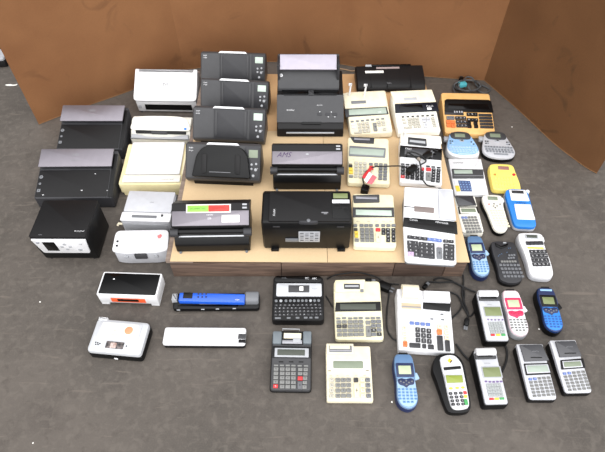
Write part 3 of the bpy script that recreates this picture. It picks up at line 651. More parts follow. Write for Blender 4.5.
# ================================================================== desk calculators
def desk(label, quad, zf, zb, base, crop, shell, name='printing_calculator', r=.012, group=None, out=None, **k):
    d = Dev(name, label, 'calculator', group, quad, zf, zb, base, crop)
    d.body(shell, r=r, b=.004, out=out, **k); d.feet(); return d
D10 = ['789', '456', '123', '0_.']
# two-armed calculator
d = desk('cream printing calculator with two white paper-holder arms standing up behind', ((348, 93), (386, 89), (392, 132), (347.6, 135)), .03, .085, BZ, (340, 85, 8.217), cream2)
pc = d.rect('printer_cover', (44, 62, 376, 180), cream2, .006, r=.004, b=.003); d.rect('paper_slot', (100, 134, 215, 156), grey, .008, h0=.004, r=.002, parent=pc)
for x, hh in ((93, .032), (205, .040)):
    mb = MB(); a = d.ab(*d.st(x, 95)); mb.slab(rrect(a[0]-.0035, a[1]-.003, a[0]+.0035, a[1]+.003, .001), .0, .085, white, .001); a2 = a[1]
    mb.slab(rrect(a[0]-.010, a2-.003, a[0]+.0045, a2+.003, .001), .074, .085, white, .001); d.part(mb, 'paper_holder_arm', pc)
bz_ = d.poly('display_bezel', [(44, 196), (380, 163), (396, 226), (44, 262)], dgrey, .002, r=.003); d.poly('display', [(75, 202), (290, 182), (372, 172), (380, 222), (72, 246)], lcdl, .003, h0=.001, r=.002, parent=bz_)
d.text('TAX', 320, 212, 14, inkw, .0034, wpx=30, rot=.1)
d.grid((90, 298), (343, 268), (92, 299), 7, 1, 22, 11, grey, h=.003, name='switch')
d.grid((92, 326), (94, 325), (97, 352), 1, 2, 24, 15, palepink)
d.grid((143, 320), (210, 312), (147, 372), 3, 3, 24, 16, offwhite, D10); d.keyr(95, 388, 160, 402, offwhite, '0'); d.grid((183, 388), (216, 383), (183, 389), 2, 1, 24, 16, offwhite)
d.keyr(258, 308, 288, 380, lgrey, '+'); d.grid((308, 302), (345, 297), (312, 326), 2, 2, 26, 16, offwhite, ['%/', 'x-']); d.keyr(340, 352, 366, 376, offwhite, 'T')
# long-bodied calculator with dark band
d = desk('off-white printing calculator with a black display band, beside the orange one', ((389, 91), (430.5, 90.5), (443, 131.5), (400, 132.5)), .028, .09, BZ, (385, 85, 8.215), offwhite, r=.006)
pc = d.poly('printer_cover', [(25, 50), (370, 48), (415, 148), (72, 150)], cream2, .004, r=.004, b=.002); d.rect('paper_slot', (145, 108, 252, 130), lgrey, .006, h0=.003, r=.002, parent=pc); d.poly('paper_lid', [(85, 55), (215, 55), (235, 108), (130, 108)], cream, .0055, h0=.003, r=.002, parent=pc)
bz_ = d.poly('display_bezel', [(72, 153), (418, 150), (448, 222), (84, 226)], mat('blue_black_plastic', (18, 20, 30), .3, spec=.25), .0025, r=.002); d.poly('display', [(110, 168), (300, 166), (316, 210), (122, 212)], gloss, .0032, h0=.001, r=.002, parent=bz_)
d.text('Canon', 365, 180, 15, inkw, .0034, wpx=56, parent=bz_); d.rect('badge', (346, 192, 382, 210), inkw, .0034, h0=.001, r=.0005, parent=bz_)
d.grid((150, 259), (396, 254), (152, 260), 7, 1, 20, 9, dgrey, h=.003, name='switch')
d.grid((158, 283), (160, 283), (170, 310), 1, 2, 24, 14, offwhite); d.grid((205, 282), (272, 279), (217, 325), 3, 3, 26, 14, offwhite, D10)
d.keyr(170, 342, 235, 356, offwhite, '0'); d.grid((262, 346), (296, 344), (262, 347), 2, 1, 24, 14, offwhite)
d.grid((325, 280), (360, 278), (330, 302), 2, 2, 28, 16, silverw, ['x/', '-=']); d.keyr(330, 318, 362, 354, silverw, '+'); d.grid((400, 280), (402, 280), (424, 345), 1, 4, 24, 14, offwhite, ['M', '%', 'S', 'T'])
# orange calculator
d = desk('orange desktop calculator with a black display hood, by the grey cable coil', ((441.5, 92), (489, 94), (496, 134), (444.5, 134)), .03, .085, 0, (435, 70, 5.02), orange_p, name='desktop_calculator', r=.014)
hd = d.poly('display_hood', [(50, 152), (60, 145), (268, 152), (280, 160), (292, 213), (48, 206)], black, .003, r=.003); d.poly('display', [(70, 168), (262, 173), (275, 200), (64, 194)], gloss, .004, h0=.002, r=.002, parent=hd)
d.poly('switch_panel', [(48, 207), (145, 210), (147, 226), (48, 222)], dgrey, .003, r=.002)
for x in (100, 112, 125, 137): d.rect('switch', (x-3, 206, x+3, 214), silverw, .005, r=.0005)
d.grid((68, 241), (88, 241), (68, 242), 2, 1, 18, 15, grey, ['CE C'.replace(' ', '')[:2]]); d.grid((66, 261), (90, 263), (68, 280), 2, 2, 20, 15, orange, ['+-', '*T'])
d.grid((112, 241), (149, 241), (118, 281), 3, 3, 17, 14, dgrey, D10); d.grid((170, 222), (206, 223), (172, 250), 3, 2, 16, 14, satin, ['x%/', 'M-+']); d.grid((173, 268), (206, 268), (176, 284), 2, 2, 18, 13, satin)
d.grid((252, 226), (253, 226), (262, 286), 1, 5, 56, 9, dgrey)
# cream calculator with the red tag cable
d = desk('cream printing calculator on the cardboard with a red and white tag lying over its keys', ((350.5, 137.5), (388.5, 138), (390, 184), (344.8, 183)), .025, .06, BZ, (340, 130, 7.53), cream)
d.poly('paper_slot', [(92, 57), (264, 60), (260, 100), (118, 96)], dgrey, .003, r=.004); d.rect('tear_bar', (120, 66, 232, 80), cutmet, .006, h0=.002)
bz_ = d.poly('display_bezel', [(82, 118), (345, 130), (340, 198), (70, 190)], grey, .003, r=.003); d.poly('display', [(84, 134), (335, 143), (325, 187), (76, 178)], lcdl, .0038, h0=.002, r=.002, parent=bz_)
for x, w_ in ((104, 28), (176, 18), (228, 16), (280, 16), (332, 14)): d.text('ooo', x, 214-(0 if x > 110 else 2), 7, inkg, .0006, wpx=w_)
d.grid((76, 240), (78, 240), (74, 266), 1, 2, 26, 16, cream2, over={(0, 1): dgrey}); d.keyr(58, 282, 90, 302, yel); d.keyr(56, 306, 88, 328, yel); d.keyr(54, 342, 86, 358, lgrey)
d.grid((120, 243), (186, 246), (108, 350), 3, 5, 24, 16, offwhite, ['___'] + ['789', '456', '123', '0_.']); d.keyr(216, 242, 244, 258, grey); d.keyr(216, 266, 248, 292, red)
d.keyr(214, 300, 244, 352, cream2, '+'); d.grid((270, 250), (342, 254), (302, 250), 3, 1, 24, 16, lgrey); d.grid((304, 278), (340, 280), (298, 362), 2, 4, 26, 18, grey, ['/%', 'x-', 'MR', 'MT'])
# white calculator under the black plug
d = desk('white printing calculator with a black power plug and cord coiled on top', ((402, 134), (439, 137), (444, 185), (398, 182.5)), .025, .065, BZ, (395, 125, 6.457), white)
pc = d.poly('printer_cover', [(45, 58), (285, 78), (294, 120), (42, 108)], offwhite, .005, r=.005, b=.002); d.poly('paper_slot', [(90, 80), (200, 92), (204, 132), (88, 118)], dgrey, .0062, h0=.003, r=.003, parent=pc); d.poly('paper_edge', [(100, 96), (195, 106), (194, 120), (98, 108)], lgrey, .007, h0=.004, parent=pc, r=.001)
mb = MB(); a = d.ab(*d.st(66, 70)); mb.slab(rrect(a[0]-.002, a[1]-.012, a[0]+.002, a[1]+.012, .001), .004, .035, white, .001); d.part(mb, 'paper_holder_arm')
bz_ = d.poly('display_bezel', [(40, 124), (298, 148), (300, 216), (28, 192)], gloss, .0025, r=.003); d.poly('display', [(70, 136), (240, 152), (244, 200), (62, 182)], smoke, .0035, h0=.001, r=.002, parent=bz_)
d.text('CASIO', 90, 146, 9, inkw, .0038, wpx=40, rot=-.08, parent=bz_)
d.grid((48, 242), (144, 252), (44, 243), 4, 1, 22, 8, dgrey, h=.003, name='switch'); d.grid((215, 256), (284, 264), (215, 257), 3, 1, 22, 8, dgrey, h=.003, name='switch')
d.grid((48, 262), (144, 275), (42, 332), 4, 4, 24, 15, mgrey, ['<789', 'C456', 'E123', 'A0_.'], over={(0, 3): red}); d.grid((176, 276), (178, 276), (174, 345), 1, 4, 22, 15, mgrey, ['%', 'x', '/', '='], over={(0, 0): red})
d.keyr(203, 268, 234, 288, red, '-'); d.keyr(203, 300, 234, 356, lgrey, '+'); d.grid((252, 280), (284, 283), (250, 358), 2, 5, 22, 13, mgrey, ['MG', 'MR', 'MC', 'M+', 'TM'])
# cream calculator at the front edge of the pallet
d = desk('cream printing calculator at the front edge of the cardboard, beside the large black scanner', ((354.5, 193.5), (391.7, 194.4), (398.6, 248), (351.5, 246.5)), .025, .06, BZ, (340, 185, 5.32), cream, r=.014)
d.poly('paper_slot', [(76, 55), (206, 52), (208, 88), (80, 90)], mgrey, .003, r=.004); d.rect('tear_bar', (90, 62, 195, 74), cutmet, .006, h0=.002)
bz_ = d.poly('display_bezel', [(72, 112), (280, 112), (286, 160), (68, 160)], mgrey, .003, r=.002); d.rect('display', (86, 125, 270, 152), lcdw, .0038, h0=.002, r=.001, parent=bz_)
for x in (95, 150, 190, 230, 268): d.text('ooo', x, 181, 6, inkg, .0006, wpx=16)
d.grid((80, 205), (82, 205), (80, 227), 1, 2, 18, 11, grey, over={(0, 1): dgrey}); d.keyr(72, 238, 92, 252, yel); d.keyr(72, 257, 92, 273, yel); d.keyr(72, 281, 94, 299, lgrey, 'C')
d.grid((113, 205), (163, 205), (113, 206), 3, 1, 19, 11, grey); d.grid((115, 228), (166, 228), (115, 291), 3, 4, 20, 16, lgrey, D10); d.keyr(187, 199, 206, 211, grey); d.keyr(189, 221, 214, 237, red, '-'); d.keyr(190, 246, 215, 302, ivory, '+')
d.grid((229, 205), (285, 205), (229, 206), 3, 1, 19, 11, grey); d.grid((231, 229), (232, 229), (232, 249), 1, 2, 19, 15, dgrey, ['x', '/']); d.grid((256, 229), (285, 229), (260, 292), 2, 4, 19, 15, dgrey, ['M+', 'M-', 'MR', 'T='])
d.text('SHARP', 280, 318, 5, inkg, .0006, wpx=26)
# large white calculator with a black band
d = desk('large white and silver printing calculator at the front right corner of the cardboard', ((409, 188.5), (451.5, 190), (457.5, 264), (402, 260.5)), .026, .092, BZ, (395, 185, 5.314), grey, r=.010, drop=.006)
d.poly('top_plate', [(70, 14), (302, 20), (334, 418), (318, 426), (170, 420), (48, 412), (32, 400), (44, 200)], white, .0, h0=-.008, b=.003, r=.006, label='white top plate')
pc = d.poly('printer_cover', [(72, 20), (225, 22), (228, 158), (60, 150)], white, .005, r=.006, b=.002); d.poly('side_cover', [(228, 24), (300, 28), (322, 172), (232, 160)], silverw, .006, r=.006, b=.003, label='silver side cover')
d.poly('paper_slot', [(108, 104), (208, 110), (206, 137), (106, 130)], mat('brown_grey_plastic', (120, 108, 104), .4), .0065, h0=.003, r=.002, parent=pc); d.poly('slot_line', [(58, 104), (108, 108), (108, 112), (58, 108)], inkd, .0058, h0=.004, r=0, parent=pc)
bz_ = d.poly('display_bezel', [(52, 158), (324, 176), (332, 242), (40, 204)], gloss, .0035, r=.002); d.poly('display', [(70, 182), (310, 200), (316, 226), (64, 198)], satin, .0042, h0=.002, r=.002, parent=bz_)
d.text('Canon', 100, 170, 10, inkw, .0038, wpx=40, rot=-.07, parent=bz_); d.text('MP41DHIII', 246, 183, 9, inkw, .0038, wpx=84, rot=-.07, parent=bz_)
for x, y in ((86, 243), (140, 248), (190, 252), (237, 256), (288, 260)): d.text('ooo', x, y, 7, inkg, .0006, wpx=20)
d.grid((72, 262), (154, 271), (72, 263), 4, 1, 24, 15, dgrey, ['<KET']); d.grid((180, 273), (232, 279), (180, 274), 3, 1, 24, 15, bluekey, ['CMR']); d.grid((268, 282), (298, 284), (268, 283), 2, 1, 25, 14, dgrey, ['GT'])
d.grid((70, 294), (99, 297), (70, 361), 2, 4, 28, 21, mgrey, ['%/', 'v*', 'x=', 'CE'], over={(0, 3): mat('lilac_key_plastic', (196, 170, 205), .4)})
d.grid((134, 301), (190, 307), (131, 370), 3, 4, 28, 21, mgrey, D10); d.keyr(216, 296, 246, 314, palepink, '-'); d.keyr(217, 320, 247, 388, grey, '+'); d.grid((271, 310), (301, 313), (271, 382), 2, 4, 28, 22, mgrey, ['M-', 'M+', 'S*', 'T='])
# flat white calculator with membrane keys
d = desk('flat white calculator with navy and yellow membrane keys, beside the yellow label maker', ((449, 158.5), (481.5, 158.5), (488.5, 194.5), (454, 195.5)), .018, .045, 0, (445, 155, 11.3), white, name='desktop_calculator', r=.004)
d.text('CONTEX', 158, 88, 15, inkd, .0006, wpx=138); bz_ = d.poly('display_bezel', [(78, 158), (430, 162), (438, 264), (85, 268)], mgrey, .002, r=.002); d.rect('display', (105, 170, 312, 212), lcdl, .0028, h0=.001, r=.001, parent=bz_); d.rect('printed_line', (100, 232, 432, 238), inkg, .0026, h0=.001, r=0, parent=bz_)
kp = d.poly('keypad', [(146, 290), (284, 292), (304, 412), (176, 414)], navykey, .0018, r=.001, label='navy membrane keypad'); d.poly('yellow_keys', [(108, 350), (152, 348), (170, 414), (124, 416)], yel, .0018, r=.002, label='yellow keys')
for j in range(4):
    for i in range(4): d.rect('key_mark', (160+i*34+j*7, 304+j*28, 172+i*34+j*7, 312+j*28), skyb, .0022, h0=.001, r=0, parent=kp)
d.poly('keypad', [(306, 296), (425, 298), (445, 408), (326, 410)], mat('pale_lilac_membrane', (222, 224, 242), .5), .0018, r=.001, label='pale lilac membrane keypad'); d.rect('keypad', (104, 294, 140, 336), mat('pale_lilac_membrane', (222, 224, 242), .5), .0018, r=.001)
# white calculator with paper roll
d = desk('white printing calculator with a curled paper roll and orange keys', ((397.4, 289), (450, 292), (454.2, 352.5), (397.8, 350.8)), .03, .062, 0, (390, 272, 5.25), white, r=.005)
d.poly('printer_housing', [(40, 92), (168, 100), (175, 158), (172, 205), (40, 205)], white, .007, r=.003, b=.002); d.poly('display_housing', [(178, 102), (313, 108), (318, 160), (180, 152)], white, .009, r=.002, b=.002)
d.poly('paper_slot', [(60, 165), (165, 172), (166, 204), (60, 196)], mat('beige_slot', (196, 178, 150), .5), .0085, h0=.004, r=.002); d.rect('tear_bar', (62, 186, 164, 192), cutmet, .0105, h0=.006)
d.poly('display', [(176, 162), (318, 168), (314, 207), (176, 194)], gloss, .006, r=.001, h0=-.002)
mb = MB(); a = d.ab(*d.st(62, 96)); a2 = d.ab(*d.st(148, 100)); prof_ = [(.032*math.cos(t)*.8+.002, .026*math.sin(t)+.012) for t in [math.radians(v) for v in range(-60, 215, 11)]]
inner = [(p[0]*.965+.0001, .012+(p[1]-.012)*.965) for p in prof_][::-1]
mb.slab(prof_+inner, a[0], a2[0], oldpaper, 0, mp=lambda y, z, c: (c, a[1]-.012+y, z)); d.part(mb, 'paper_strip', label='curled yellowish paper strip')
d.text('ELECTRONIC PRINTER', 118, 222, 5, inkg, .0006, wpx=108); d.text('ooo', 88, 238, 4, inkg, .0006, wpx=28)
for x, y in ((222, 246), (274, 222), (277, 249)): d.rect('switch', (x-8, y-4, x+8, y+4), grey, .002, r=.0008)
d.grid((115, 270), (201, 276), (115, 271), 4, 1, 20, 14, bluekey); d.grid((74, 298), (76, 298), (76, 354), 1, 3, 20, 18, ivory, ['#', '/', 'C']); d.keyr(66, 368, 88, 396, orange, 'C')
d.grid((145, 304), (204, 310), (146, 359), 3, 3, 21, 20, dgrey, D10); d.keyr(100, 376, 158, 400, dgrey, '0'); d.keyr(168, 380, 188, 402, dgrey, '.'); d.keyr(198, 382, 228, 406, dgrey)
d.grid((260, 287), (261, 287), (260, 288), 1, 1, 22, 20, ivory, ['x']); d.keyr(246, 302, 272, 328, orange, '-'); d.keyr(247, 334, 276, 410, dgrey, '+'); d.grid((295, 289), (296, 289), (298, 344), 1, 3, 22, 19, ivory, ['%', '=', 'M']); d.keyr(288, 358, 312, 414, dgrey, '*')
# yellowish calculator with long display
d = desk('pale yellow printing calculator with a long dark display, standing just in front of the pallet', ((334, 280.5), (378.5, 281.5), (385.5, 340), (335, 340)), .022, .06, 0, (325, 270, 6.03), cream, r=.012)
pc = d.poly('printer_cover', [(62, 62), (238, 62), (232, 130), (62, 130)], cream, .007, r=.005, b=.002); d.rect('paper_slot', (114, 86, 208, 116), mgrey, .0085, h0=.005, r=.002, parent=pc); d.rect('tear_bar', (120, 95, 200, 104), lgrey, .0098, h0=.006, r=.0005, parent=pc); d.rect('cover_latch', (210, 118, 230, 134), grey, .0085, h0=.005, r=.001, parent=pc)
bz_ = d.poly('display_bezel', [(66, 190), (332, 188), (338, 242), (60, 244)], satin, .003, r=.002); d.rect('display', (92, 200, 306, 234), lcdd, .0038, h0=.002, r=.001, parent=bz_)
d.text('Canon', 90, 264, 8, inkg, .0006, wpx=32)
for xs in ((80, 115), (153, 217), (258, 323)):
    n_ = 2 if xs[0] == 80 else 3; d.grid((xs[0], 286), (xs[1], 284), (xs[0], 287), n_, 1, 24, 10, grey, h=.003, name='switch')
d.grid((83, 309), (117, 309), (87, 390), 2, 4, 27, 18, lgrey, ['%G', '>*', '/T', 'CE'], over={(0, 1): mgrey, (1, 1): mgrey}); d.grid((153, 309), (218, 308), (157, 389), 3, 4, 27, 18, lgrey, D10)
d.keyr(247, 303, 275, 324, lgrey, '-'); d.keyr(251, 334, 282, 402, lgrey, '+'); d.grid((294, 308), (326, 307), (300, 388), 2, 4, 26, 18, grey, ['x/', 'M-', 'M+', '=T'], over={(0, 2): mgrey, (1, 3): mgrey})
# small cream calculator
d = desk('small aged cream printing calculator, nearest of the cream ones, plain grey display', ((325.5, 345), (369.6, 346.5), (374.3, 401.5), (327, 401.5)), .02, .045, 0, (320, 338, 6.457), cream2, r=.006)
pc = d.rect('printer_cover', (40, 38, 216, 104), cream2, .007, r=.003, b=.002); d.rect('paper_slot', (58, 52, 204, 94), grey, .0085, h0=.005, r=.002, parent=pc); d.rect('paper_edge', (62, 50, 190, 74), ivory, .0105, h0=.006, r=.001, parent=pc); d.rect('tear_bar', (60, 80, 202, 88), cutmet, .0105, h0=.006, parent=pc)
d.rect('display_surround', (50, 138, 318, 202), offwhite, .0012, r=.003); d.rect('display', (86, 148, 280, 196), lcd, .0024, r=.005)
for x in (62, 306): d.rect('marking', (x-9, 207, x+9, 211), inkd, .0008, r=0)
for x in (70, 114, 180, 236, 290): d.text('ooo', x, 240, 7, inkg, .0006, wpx=24)
d.grid((76, 271), (77, 271), (78, 376), 1, 4, 26, 22, offwhite, ['>', 'G', 'E', 'C']); d.grid((117, 271), (188, 270), (119, 375), 3, 4, 28, 22, lgrey, D10); d.keyr(220, 258, 249, 284, mgrey, '-'); d.keyr(224, 292, 256, 386, ivory, '+')
d.grid((276, 271), (277, 271), (282, 375), 1, 4, 26, 22, cream2, ['x', '/', '%', '=']); d.grid((309, 271), (310, 271), (318, 374), 1, 4, 26, 22, grey, ['M', 'M', 'M', 'T'])
# dark grey calculator
d = desk('dark grey printing calculator with red keys and an open paper window', ((274.5, 331), (310, 331.6), (312, 390.5), (268.5, 390)), .02, .05, 0, (260, 325, 6.03), mgrey, r=.010)
d.body(black, drop=.008, grow=.0025, name='base', r=.012)
for x0, x1 in ((84, 136), (256, 304)): d.rect('printer_shoulder', (x0, 40, x1, 108), mat('blue_grey_plastic', (104, 112, 118), .35), .010, r=.006, b=.004)
d.rect('printer_bay', (134, 38, 256, 110), black, .002, r=.002); d.rect('paper', (148, 50, 246, 78), oldpaper, .006, h0=.001, r=.001); d.rect('tear_bar', (138, 88, 252, 108), cutmet, .008, h0=.001, r=.002); d.rect('print_head', (200, 78, 244, 100), lgrey, .009, h0=.001, r=.002)
mb = MB(); a, b_ = d.ab(*d.st(142, 34)), d.ab(*d.st(236, 36)); mb.tube([(a[0], a[1], .0), (a[0], a[1]+.002, .012), (b_[0], b_[1]+.002, .012), (b_[0], b_[1], .0)], .0015, lgrey, 6); d.part(mb, 'paper_holder')
bz_ = d.poly('display_recess', [(82, 118), (302, 122), (308, 188), (74, 186)], black, .0015, r=.002); fr = d.rect('display_bezel', (92, 130, 292, 182), lgrey, .003, h0=.001, r=.002, parent=bz_); d.rect('display', (108, 138, 270, 172), lcdd, .0038, h0=.002, r=.001, parent=fr)
for x in (128, 188, 248): d.rect('marking', (x-14, 206, x+14, 213), black, .0006, r=0)
d.grid((97, 232), (168, 232), (97, 233), 3, 1, 24, 10, lgrey, h=.003, name='switch'); d.grid((202, 233), (278, 234), (202, 234), 3, 1, 24, 10, lgrey, h=.003, name='switch')
d.grid((96, 256), (97, 256), (88, 368), 1, 5, 26, 20, lgrey, ['%', '>', '/', 'E', 'C'], over={(0, 4): red}); d.grid((134, 256), (202, 257), (130, 370), 3, 5, 26, 20, lgrey, ['C%v'] + D10)
d.keyr(230, 248, 258, 268, lgrey, '/'); d.keyr(230, 274, 258, 294, lgrey, 'x'); d.keyr(229, 302, 260, 328, red, '-'); d.keyr(228, 334, 258, 386, mat('mid_grey_key', (96, 96, 100), .4), '+'); d.grid((277, 258), (278, 258), (273, 372), 1, 5, 24, 20, lgrey, ['M', 'M', 'M', 'T', '='])
# ================================================================== hand-held printing calculators
def handcalc(label, quad, crop, cover, bez, ld, ld_m, tl, tr, bl, side=satin, shellm=silverw, cov_m=smoke, zf=.032, zb=.048, nr_=6, kw=19, kh=13, group='slim hand-held printing calculators', stripes=True):
    d = Dev('printing_calculator', label, 'calculator', group, quad, zf, zb, 0, crop)
    d.body(side, drop=.009, grow=.0005, name='base', r=.008); mb = MB()
    mb.slab(rnd([(-d.w/2, -d.d/2), (d.w/2, -d.d/2), (d.w/2, d.d/2), (-d.w/2, d.d/2)], [.012, .012, .004, .004]), zf-.005, zf, shellm, .002, .0, top=lambda x, y: d.top(x, y)); d.part(mb, 'shell', frame=False, label='silver shell')
    cv = d.poly('printer_cover', cover, cov_m, .005, r=.002, b=.001, label='smoky clear printer cover')
    if stripes:
        (x0, y0), (x1, y1) = cover[0], cover[2]; mx, my = (cover[2][0]+cover[3][0])/2, (cover[2][1]+cover[3][1])/2
        d.rect('paper_bar', (mx-38, my-22, mx+30, my-16), black, .0056, h0=.003, r=.0005, parent=cv); d.text('PRINTER', mx-8, my-55, 7, inkg, .0054, wpx=60, parent=cv)
    bb = d.poly('display_bezel', bez, satin, .0025, r=.002); rm = d.poly('display_rim', inset_px(ld, -6), shellm, .0032, h0=.001, r=.001, parent=bb); d.poly('display', ld, ld_m, .004, h0=.002, r=.001, parent=rm)
    legs = ['>GRCM', '%v%MM', '789/C', '456x-', '123_+', '0.=++']
    d.grid(tl, tr, bl, 5, nr_, kw, kh, lgrey, legs[6-nr_:] if nr_ < 6 else legs, h=.0028, over={(0, 0): bluekey, (1, 0): bluekey})
    return d
def inset_px(p, k): 
    q = ccw(p); return inset(q, k)
handcalc('slim silver printing calculator between the grey card terminal and its twin at the far right', ((516.8, 344), (542.3, 344), (557.5, 399.5), (529, 399.5)), (505, 330, 6.03),
         [(88, 92), (218, 90), (262, 182), (116, 188)], [(112, 200), (262, 196), (276, 262), (124, 270)], [(128, 214), (250, 210), (262, 248), (136, 254)], lcdl, (150, 293), (262, 284), (176, 397))
handcalc('slim silver printing calculator at the far right of the front row', ((550, 340.3), (574.6, 340), (593.5, 392.5), (565, 393)), (505, 330, 6.03),
         [(300, 70), (414, 68), (456, 154), (326, 160)], [(330, 176), (466, 166), (482, 222), (336, 232)], [(348, 188), (448, 184), (458, 212), (354, 218)], lcd, (356, 256), (470, 246), (390, 360))
d = handcalc('narrow off-white printing calculator tucked against the pallet by the flat white calculator', ((455.2, 196.8), (475.4, 195.9), (483.2, 232), (461.5, 233)), (440, 155, 5.65),
         [(90, 236), (188, 233), (206, 284), (104, 290)], [(103, 293), (210, 290), (220, 328), (108, 334)], [(118, 305), (198, 303), (204, 324), (122, 326)], lcd, (127, 354), (198, 351), (150, 434), side=offwhite, shellm=offwhite, kw=14, kh=11, stripes=False)
# ================================================================== keyboard label maker at the front
d = Dev('label_maker', 'large black label maker with a typewriter keyboard and silver top panel', 'label maker', None, ((273, 276.5), (323.3, 276.5), (324, 321), (272.5, 320)), .035, .055, 0, (265, 270, 6.95))
d.body(satin, r=.014, b=.006, grow=.001)
d.rect('cassette_lid', (62, 44, 388, 86), gloss, .003, r=.008, b=.001); pnl = d.rect('silver_panel', (76, 95, 392, 186), silver, .0025, r=.006, b=.001); sc = d.rect('screen', (160, 110, 306, 160), mgrey, .0035, h0=.002, r=.001, parent=pnl)
d.rect('label_scrap', (236, 118, 264, 148), paper, .0042, h0=.003, r=.001, parent=sc); d.text('brother', 114, 134, 11, inkw, .0029, wpx=48, parent=pnl); d.text('P-touch', 345, 134, 8, inkg, .0029, wpx=50, parent=pnl)
d.text('PC', 290, 60, 13, inkw, .0034, wpx=44); d.text('ABC', 342, 62, 12, inkw, .0034, wpx=38); d.text('PT-2700', 130, 60, 6, inkg, .0034, wpx=70)
d.rect('keyboard', (60, 196, 402, 348), black, .0012, r=.006)
for k, x in enumerate((78, 110, 145, 175, 202, 230, 258, 285, 315, 343, 372)):
    a = d.ab(*d.st(x, 217)); mb = MB(); mb.slab(circ(*a, .0052, 14), .0, .004, grey if k not in (1, 8) else lgrey, .001); d.part(mb, 'button')
d.grid((80, 247), (378, 247), (80, 248), 11, 1, 20, 13, mgrey, ['1234567890-'], h=.0035); d.grid((76, 268), (382, 268), (78, 312), 12, 3, 20, 13, mgrey, ['TQWERTYUIOP<', 'CASDFGHJKL;>', 'SZXCVBNM,./S'], h=.0035)
for x, w_ in ((92, 40), (165, 26), (226, 26), (282, 26), (318, 22), (358, 26)): d.keyr(x-w_/2, 328, x+w_/2, 340, grey, h=.0035)
# ================================================================== hand-held label makers
LT = [(.12, .03), (.3, 0), (.7, 0), (.88, .03), (.97, .12), (1, .3), (.96, .47), (.99, .65), (1.0, .82), (.85, .95), (.5, 1.01), (.15, .95), (0, .82), (.01, .65), (.04, .47), (0, .3), (.03, .12)]
KB = mat('mid_blue_key', (96, 140, 190), .4)
def letratag(label, quad, lower, upper, rim, scr, bezel, nav, keym, side, zf=.036, zb=.050, lever=white, dark_top=None):
    d = Dev('label_maker', label, 'label maker', 'hand-held label makers', quad, zf, zb, 0)
    o2 = cr([d.xy(*p) for p in LT], 3)
    mb = MB(); mb.slab(o2, .0, zf-.008, side, .003, .004, top=lambda x, y: d.top(x, y)-.008); d.part(mb, 'base', frame=False)
    mb = MB(); mb.slab(inset(ccw(o2), .0015), zf-.012, zf, rim, .005, .0, top=lambda x, y: d.top(x, y)); d.part(mb, 'shell', frame=False)
    d.poly('upper_face', [(.16, .05), (.5, .03), (.84, .05), (.94, .2), (.93, .44), (.5, .47), (.07, .44), (.06, .2)], upper, .0015, smooth=3, px=False, b=.001)
    lf = d.poly('lower_face', [(.12, .48), (.5, .46), (.88, .48), (.93, .7), (.92, .84), (.78, .93), (.5, .965), (.22, .93), (.08, .84), (.07, .7)], lower, .0015, smooth=3, px=False, b=.001)
    d.rect('cutter_slot', (.28, -.005, .72, .035), black, .001, px=False, r=.002)
    if dark_top: d.rect('head_stripe', (.2, .06, .82, .10), dark_top, .0026, px=False, r=.002)
    bzl = d.rect('screen_bezel', (.09, .195, .91, .45), bezel, .003, px=False, r=.004); d.rect('screen', (.2, .245, .78, .40), scr, .0038, h0=.002, px=False, r=.001, parent=bzl)
    nv = d.poly('navigation_pad', [(.12, .50), (.3, .475), (.5, .49), (.72, .47), (.88, .5), (.84, .58), (.62, .60), (.5, .64), (.36, .61), (.16, .58)], nav, .003, smooth=3, px=False, b=.001)
    for s_, t_ in ((.25, .53), (.5, .52), (.5, .585), (.38, .55), (.62, .55), (.77, .53)): a = d.ab(s_, t_); mb = MB(); mb.slab(circ(*a, .0032, 10, .0024), .0025, .0042, grey if nav is not pink else mat('deep_pink', (186, 30, 70), .4), .0006); d.part(mb, 'button', nv)
    K = [d.ab(.14+.18*c, .67+.055*r) for r in range(5) for c in range(5) if not (r == 4 and c in (0, 4))]
    for i, a in enumerate(K): d.key(a, d.w*.13, d.L*.036, keym, 'ABCDEFGHIJKLMNOPQRSTUVWXYZ'[i], inkd, h=.0028, r=.002)
    mb = MB(); a = d.ab(1.0, .43); mb.slab(rnd([(a[0]-.004, a[1]-.012), (a[0]+.011, a[1]-.006), (a[0]+.004, a[1]+.012), (a[0]-.004, a[1]+.012)], .002), -.012, -.003, lever, .001); d.part(mb, 'cutter_lever')
    return d
letratag('steel blue hand-held label maker in the front row, beside the black card terminal', ((393.8, 353), (414.5, 353), (418.8, 408), (396.6, 409)), lblue, steelb, mat('blue_silver_plastic', (120, 150, 184), .3, metal=.25), mat('lime_grey_lcd', (184, 196, 160), .15), navy, navy, KB, navy, lever=lblue)
letratag('blue hand-held label maker closest to the front right corner of the pallet', ((467.3, 235.5), (484.5, 235), (489.6, 275.5), (472.2, 277)), lblue, steelb, mat('blue_silver_plastic', (120, 150, 184), .3, metal=.25), mat('lime_grey_lcd', (184, 196, 160), .15), navy, navy, KB, navy, lever=lblue)
letratag('pink and white hand-held label maker', ((502, 289.5), (520.5, 289.5), (530.2, 335), (510, 336.5)), white, palepink, palepink, mat('lime_grey_lcd', (184, 196, 160), .15), pink, pink, keyg, lgrey, lever=white)
letratag('bright blue hand-held label maker with a dark navy top, farthest right of its row', ((537.5, 287), (557, 287), (563, 331.5), (544, 332.5)), blueb, navy, mat('deep_blue_plastic', (24, 50, 100), .3), lcdo, black, navy, mat('vivid_blue_key', (34, 92, 168), .4), black, dark_top=skyb, lever=black)
